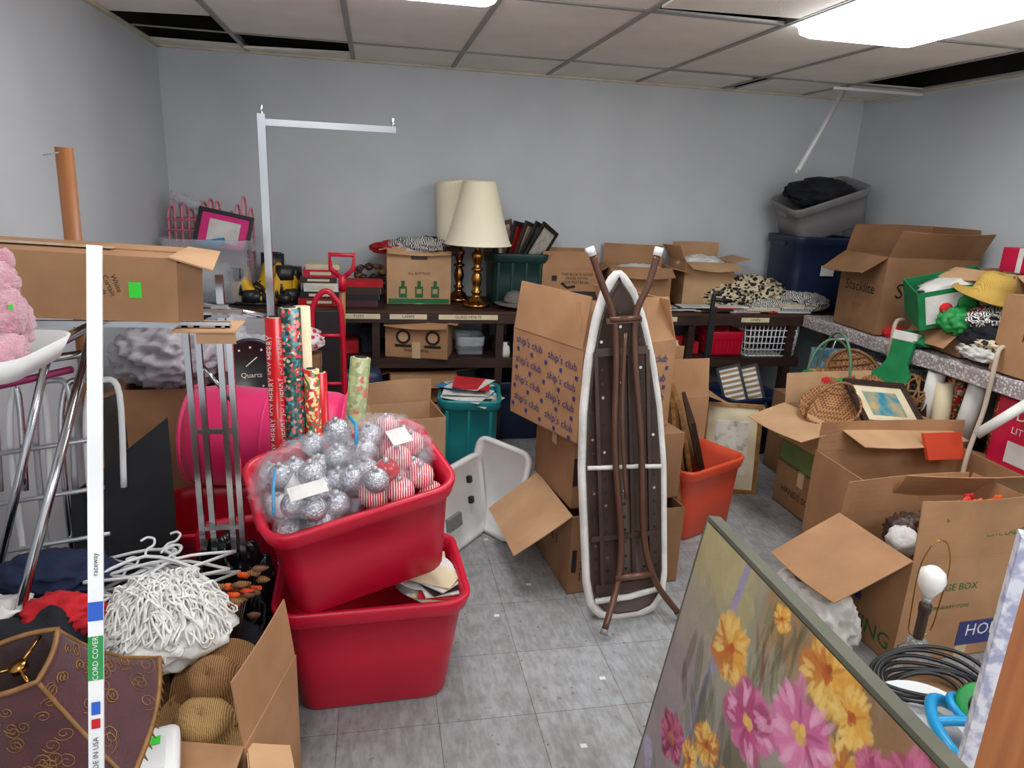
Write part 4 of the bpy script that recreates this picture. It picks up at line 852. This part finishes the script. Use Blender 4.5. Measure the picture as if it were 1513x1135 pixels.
b=B('garment_scraps'); b.blob((-.76,1.64,.55),(.09,.05,.05),redc,.5,3,4,2,ridge=True); b.blob((-.90,1.64,.54),(.12,.08,.05),whitec,.5,3,4,5,ridge=True); b.blob((-.85,1.85,.55),(.14,.08,.05),navc,.4,3,4,7,ridge=True); b.blob((-.92,1.45,.56),(.10,.08,.05),mat('plaid_cloth',(50,60,110),(190,190,200),30,'checker',rough=.9),.4,3,4,7,ridge=True); b.done()
b=B('black_trash_bag'); b.blob((-.45,2.06,.26),(.13,.09,.24),bagm,.35,3,5,3,flat=.99,ridge=True); b.done()
b=B('mixed_clothing_heap'); b.blob((-.54,1.80,.22),(.24,.14,.24),darkc,.25,2,5,13,flat=.9); b.done()
b=B('plastic_hangers')
Rh=random.Random(9)
for i in range(12):
    Mh=T(-.60+.09*Rh.gauss(0,1)*.7,1.84+.06*Rh.gauss(0,1)*.6,.485+.007*i)@Rz(Rh.uniform(-45,45))@Rx(Rh.uniform(0,25))@Matrix.Scale(.74,4)
    b.tube(sm([(-.19,-.04,0),(0,.05,0),(.19,-.04,0)],4),.0065,whitep,6,M=Mh); b.tube([(-.19,-.04,0),(.19,-.04,0)],.0065,whitep,6,M=Mh)
    b.tube(sm([(0,.05,0),(0,.08,0),(.022,.10,0),(.02,.13,0),(-.005,.14,0),(-.025,.125,0)],4),.005,whitep,6,M=Mh)
b.done()
b=B('yarn_mop_head'); Ry_=random.Random(21); c0=V((-.53,1.66,.50))
b.blob(tuple(c0-V((0,0,.02))),(.15,.13,.09),yarnm,.2,4,4,2)
for i in range(300):
    a=Ry_.random()*6.28; q=math.sqrt(Ry_.random()); ctr=c0+V((.140*q*math.cos(a),.115*q*math.sin(a),.085*math.sqrt(max(0,1-q*q))+.004)); l_=.035+.03*Ry_.random(); w2=.008+.012*Ry_.random()
    R_=Rz(math.degrees(a)+Ry_.uniform(-50,50))@Ry(10+50*q+Ry_.uniform(-15,15))@Rx(Ry_.uniform(-30,30))
    b.tube([(l_*math.cos(t),w2*math.sin(t),.006*math.sin(3*t)) for t in np.linspace(0,6.283,14,endpoint=False)],.0030,yarnm,5,True,T(*ctr)@R_)
b.done()
# hat carton
carton(-.41,1.53,0,.32,.32,.38,-14,((205,.16),None,(150,.10),(84,.17)),kraft)
strawhat(-.385,1.53,.40,strawd,.66,(34,-12),strawm); strawhat(-.40,1.46,.34,strawm,.70,(30,-4),None)
b=B('autumn_leaf_spray')
for i in range(22): b.blob((-.36+.03*random.gauss(0,1),1.74+.03*random.gauss(0,1),.52+.03*random.gauss(0,1)),(.018,.006,.010),random.choice([leaf,mwood,strawd,strawd]),.5,3,2,i)
for i in range(6): b.tube([(-.38,1.68,.36),(-.36+.03*random.gauss(0,1),1.74,.53+.03*random.random())],.002,dbrown,5)
b.done()
# cartons under shade etc
carton(-.74,1.12,0,.46,.46,.48,6,(None,)*4,kraftd,closed=True)
b=B('white_appliance_box',T(-.49,1.27,.40)@Rz(12)@Rx(8)); b.loft([b.rring(.15,.14,.02,0),b.rring(.16,.15,.02,.004),b.rring(.16,.15,.02,.04),b.rring(.14,.13,.02,.046)],whitep); b.loft([b.rring(.11,.08,.01,.046),b.rring(.11,.08,.01,.052)],whitep); b.box((.03,.03,.0535),(.03,.02,.001),neon); b.done()
carton(-.37,1.26,0,.20,.18,.36,14,((225,.14),None,None,(205,.10)),kraftl)
# lampshade
ax=V((.22,.26,-.94)).normalized(); s0=V((-.63,1.18,.755)); zax=ax; xax=V((0,1,0)); xax=(xax-zax*xax.dot(zax)).normalized(); yax=zax.cross(xax)
LM=Matrix((xax,yax,zax)).transposed().to_4x4(); LM.translation=s0
b=B('fabric_lampshade',LM)
def sqk(a): return 1+(1/max(abs(math.cos(a)),abs(math.sin(a)))-1)*.6
def sq(r_,z_): 
    out=[]
    for i in range(48):
        a=2*math.pi*i/48+math.pi/4; k=sqk(a); out.append((r_*k*math.cos(a),r_*k*math.sin(a),z_))
    return out
prf=[(.062,0),(.066,.02),(.075,.06),(.090,.11),(.110,.16),(.138,.205),(.150,.225)]; hsh=.225
b.loft([sq(r_,z_) for r_,z_ in prf],maroon,capb=False,capt=False); b.loft([sq(r_-.003,z_) for r_,z_ in prf],maroon,capb=False,capt=False)
b.tube(sq(.063,0),.005,goldt,6,True); b.tube(sq(.151,hsh+.002),.006,goldt,6,True)
for P_ in sq(.152,hsh+.006): b.cyl(P_,(P_[0],P_[1],P_[2]+.02),.003,goldt,.001,6)
for k in range(4): b.tube([(sq(r_,z_)[(0+12*k)%48]) for r_,z_ in prf],.004,goldt,6)
for k in range(3): a=2.09*k+.4; b.cyl((0,0,.012),(.06*math.cos(a),.06*math.sin(a),.004),.003,brass)
b.lathe([(.014,.006),(.014,.018)],brass,None,12)
Rs=random.Random(2)
def rat(z_):
    for (ra,za),(rb_,zb) in zip(prf,prf[1:]):
        if za<=z_<=zb: return ra+(rb_-ra)*(z_-za)/(zb-za)
    return prf[-1][0]
for i in range(110):
    t=Rs.uniform(.08,.93); a=Rs.random()*6.283; zt=t*hsh; rr=rat(zt); s_=Rs.choice((-1,1)); size=.009+.010*t; Q=[]
    for q in range(16):
        th=q*.62*s_; rq=size*(1-q/18); aa=a+rq*math.cos(th)/rr; zz=min(hsh,max(0,zt+rq*math.sin(th))); r2=(rat(zz)+.001)*sqk(aa)
        Q.append((r2*math.cos(aa),r2*math.sin(aa),zz))
    b.tube(Q,.0011,goldt,4)
b.done()
# white raceway strip
p0=V((-.457,.83,0));p1=V((-.43,1.2,1.48)); yv=(p1-p0).normalized(); zv=V((0.25,-1,.2)); zv=(zv-yv*zv.dot(yv)).normalized(); xv=yv.cross(zv)
SM=Matrix((xv,yv,zv)).transposed().to_4x4(); SM.translation=p0
b=B('cable_raceway_strip',SM); b.box((0,.765,0),(.021,1.53,.012),whitep)
def lb(y_,h_,m_): b.box((0,y_,.0068),(.0205,h_,.001),m_)
lb(.88,.07,labelg); lb(.955,.03,labelb)
for txt,y_,m_ in (('CORD COVER',.88,paper),('raceway',1.03,ink),('MADE IN USA',.72,ink),("5' CANAL DE CORRIENTE",.58,ink),('WHITE 5 FT',.42,ink)):
    b.text(txt,.011,m_,T(0,y_,.0085)@Rz(90))
b.box((0,.80,.008),(.012,.02,.001),labelb); b.box((0,.775,.0078),(.012,.015,.001),redc); b.done(bevel=.001)
# pink plush on tray
b=B('white_plastic_tray'); b.loft([b.rring(.26,.26,.05,0),b.rring(.30,.30,.06,.045),b.rring(.29,.29,.06,.045),b.rring(.25,.25,.05,.006)],whitep,T(-.77,1.45,1.222)); b.done()
b=B('pink_plush_toy',T(-.72,1.44,1.24)@Matrix.Scale(.72,4)); 
b.blob((0,0,.10),(.11,.10,.11),pink,.12,6,5,1); b.blob((.03,-.03,.21),(.075,.07,.065),pink,.12,6,5,2); b.blob((.085,-.05,.14),(.035,.05,.07),pink,.15,6,4,3); b.blob((.07,.0,.265),(.022,.02,.03),pink,.15,6,3,4); b.blob((-.01,0,.27),(.022,.02,.03),pink,.15,6,3,5); b.blob((.08,-.09,.05),(.05,.07,.045),pink,.15,6,4,6); b.blob((-.07,-.09,.05),(.05,.07,.045),pink,.15,6,4,7)
for x in (.01,.06): b.ball((x,-.098,.225),.008,blackp)
b.ball((.035,-.105,.205),.012,redc); b.box((.11,-.09,.16),(.002,.02,.012),neon); b.done()
# left back stuff
carton(-.80,3.22,0,.50,.40,.72,4,(None,100,205,195),kraft,fl=.14)
b=B('gray_plastic_bag'); b.blob((-.86,3.15,.84),(.22,.18,.14),gbag,.4,3.5,5,3,ridge=True); b.done()
b=B('gray_plastic_bag'); b.blob((-.62,3.28,.84),(.18,.12,.14),gbag,.4,3.5,5,8,ridge=True); b.done()
b=B('wall_clock',T(-.53,3.05,.80)@Rz(10)@Rx(75)); b.lathe([(.002,0),(.12,0),(.13,.008),(.13,.02),(.115,.024),(.11,.014),(.002,.014)],blackp,None,40,cap=False); b.text('Quartz',.03,paper,T(0,-.03,.016)); 
for k in range(12): b.box((.09*math.cos(k*.5236),.09*math.sin(k*.5236),.016),(.008,.008,.001),paper)
b.box((.02,.02,.017),(.06,.004,.001),paper,Rz(40)); b.done()
carton(-.53,3.18,0,.3,.26,.66,0,(None,)*4,kraftd,closed=True)
b=B('red_textile_bundle'); b.blob((-.42,3.45,.84),(.16,.12,.07),mat('red_print_textile',(190,40,70),(225,215,215),30,'voronoi',rough=.8,fac=(.3,.4)),.3,3,4,6,ridge=True,flat=.8); b.done()
carton(-.42,3.52,0,.3,.3,.77,0,(None,)*4,kraftd,closed=True)
b=B('leaning_black_case'); b.box((-.36,2.98,.78),(.06,.04,.42),blackp,None); b.done(bevel=.008)
# floor debris
b=B('wooden_stick'); b.tube([(1.02,1.90,.004),(1.10,2.0,.006),(1.16,2.10,.004)],.004,dbrown,6); b.done()
b=B('paper_scraps')
for x,y_ in ((.60,1.62),(.62,2.5),(.45,2.3),(1.3,2.6),(1.6,2.7),(.5,2.9),(.35,2.55),(.75,1.9)): b.box((x,y_,.001),(.02,.015,.001),paper,None)
for i in range(90):
    b.box((random.uniform(.2,1.9),random.uniform(1.4,3.2),.001),(.006*random.random()+.002,.004,.0015),dirt)
b.done()
SC.view_settings.view_transform='Standard'
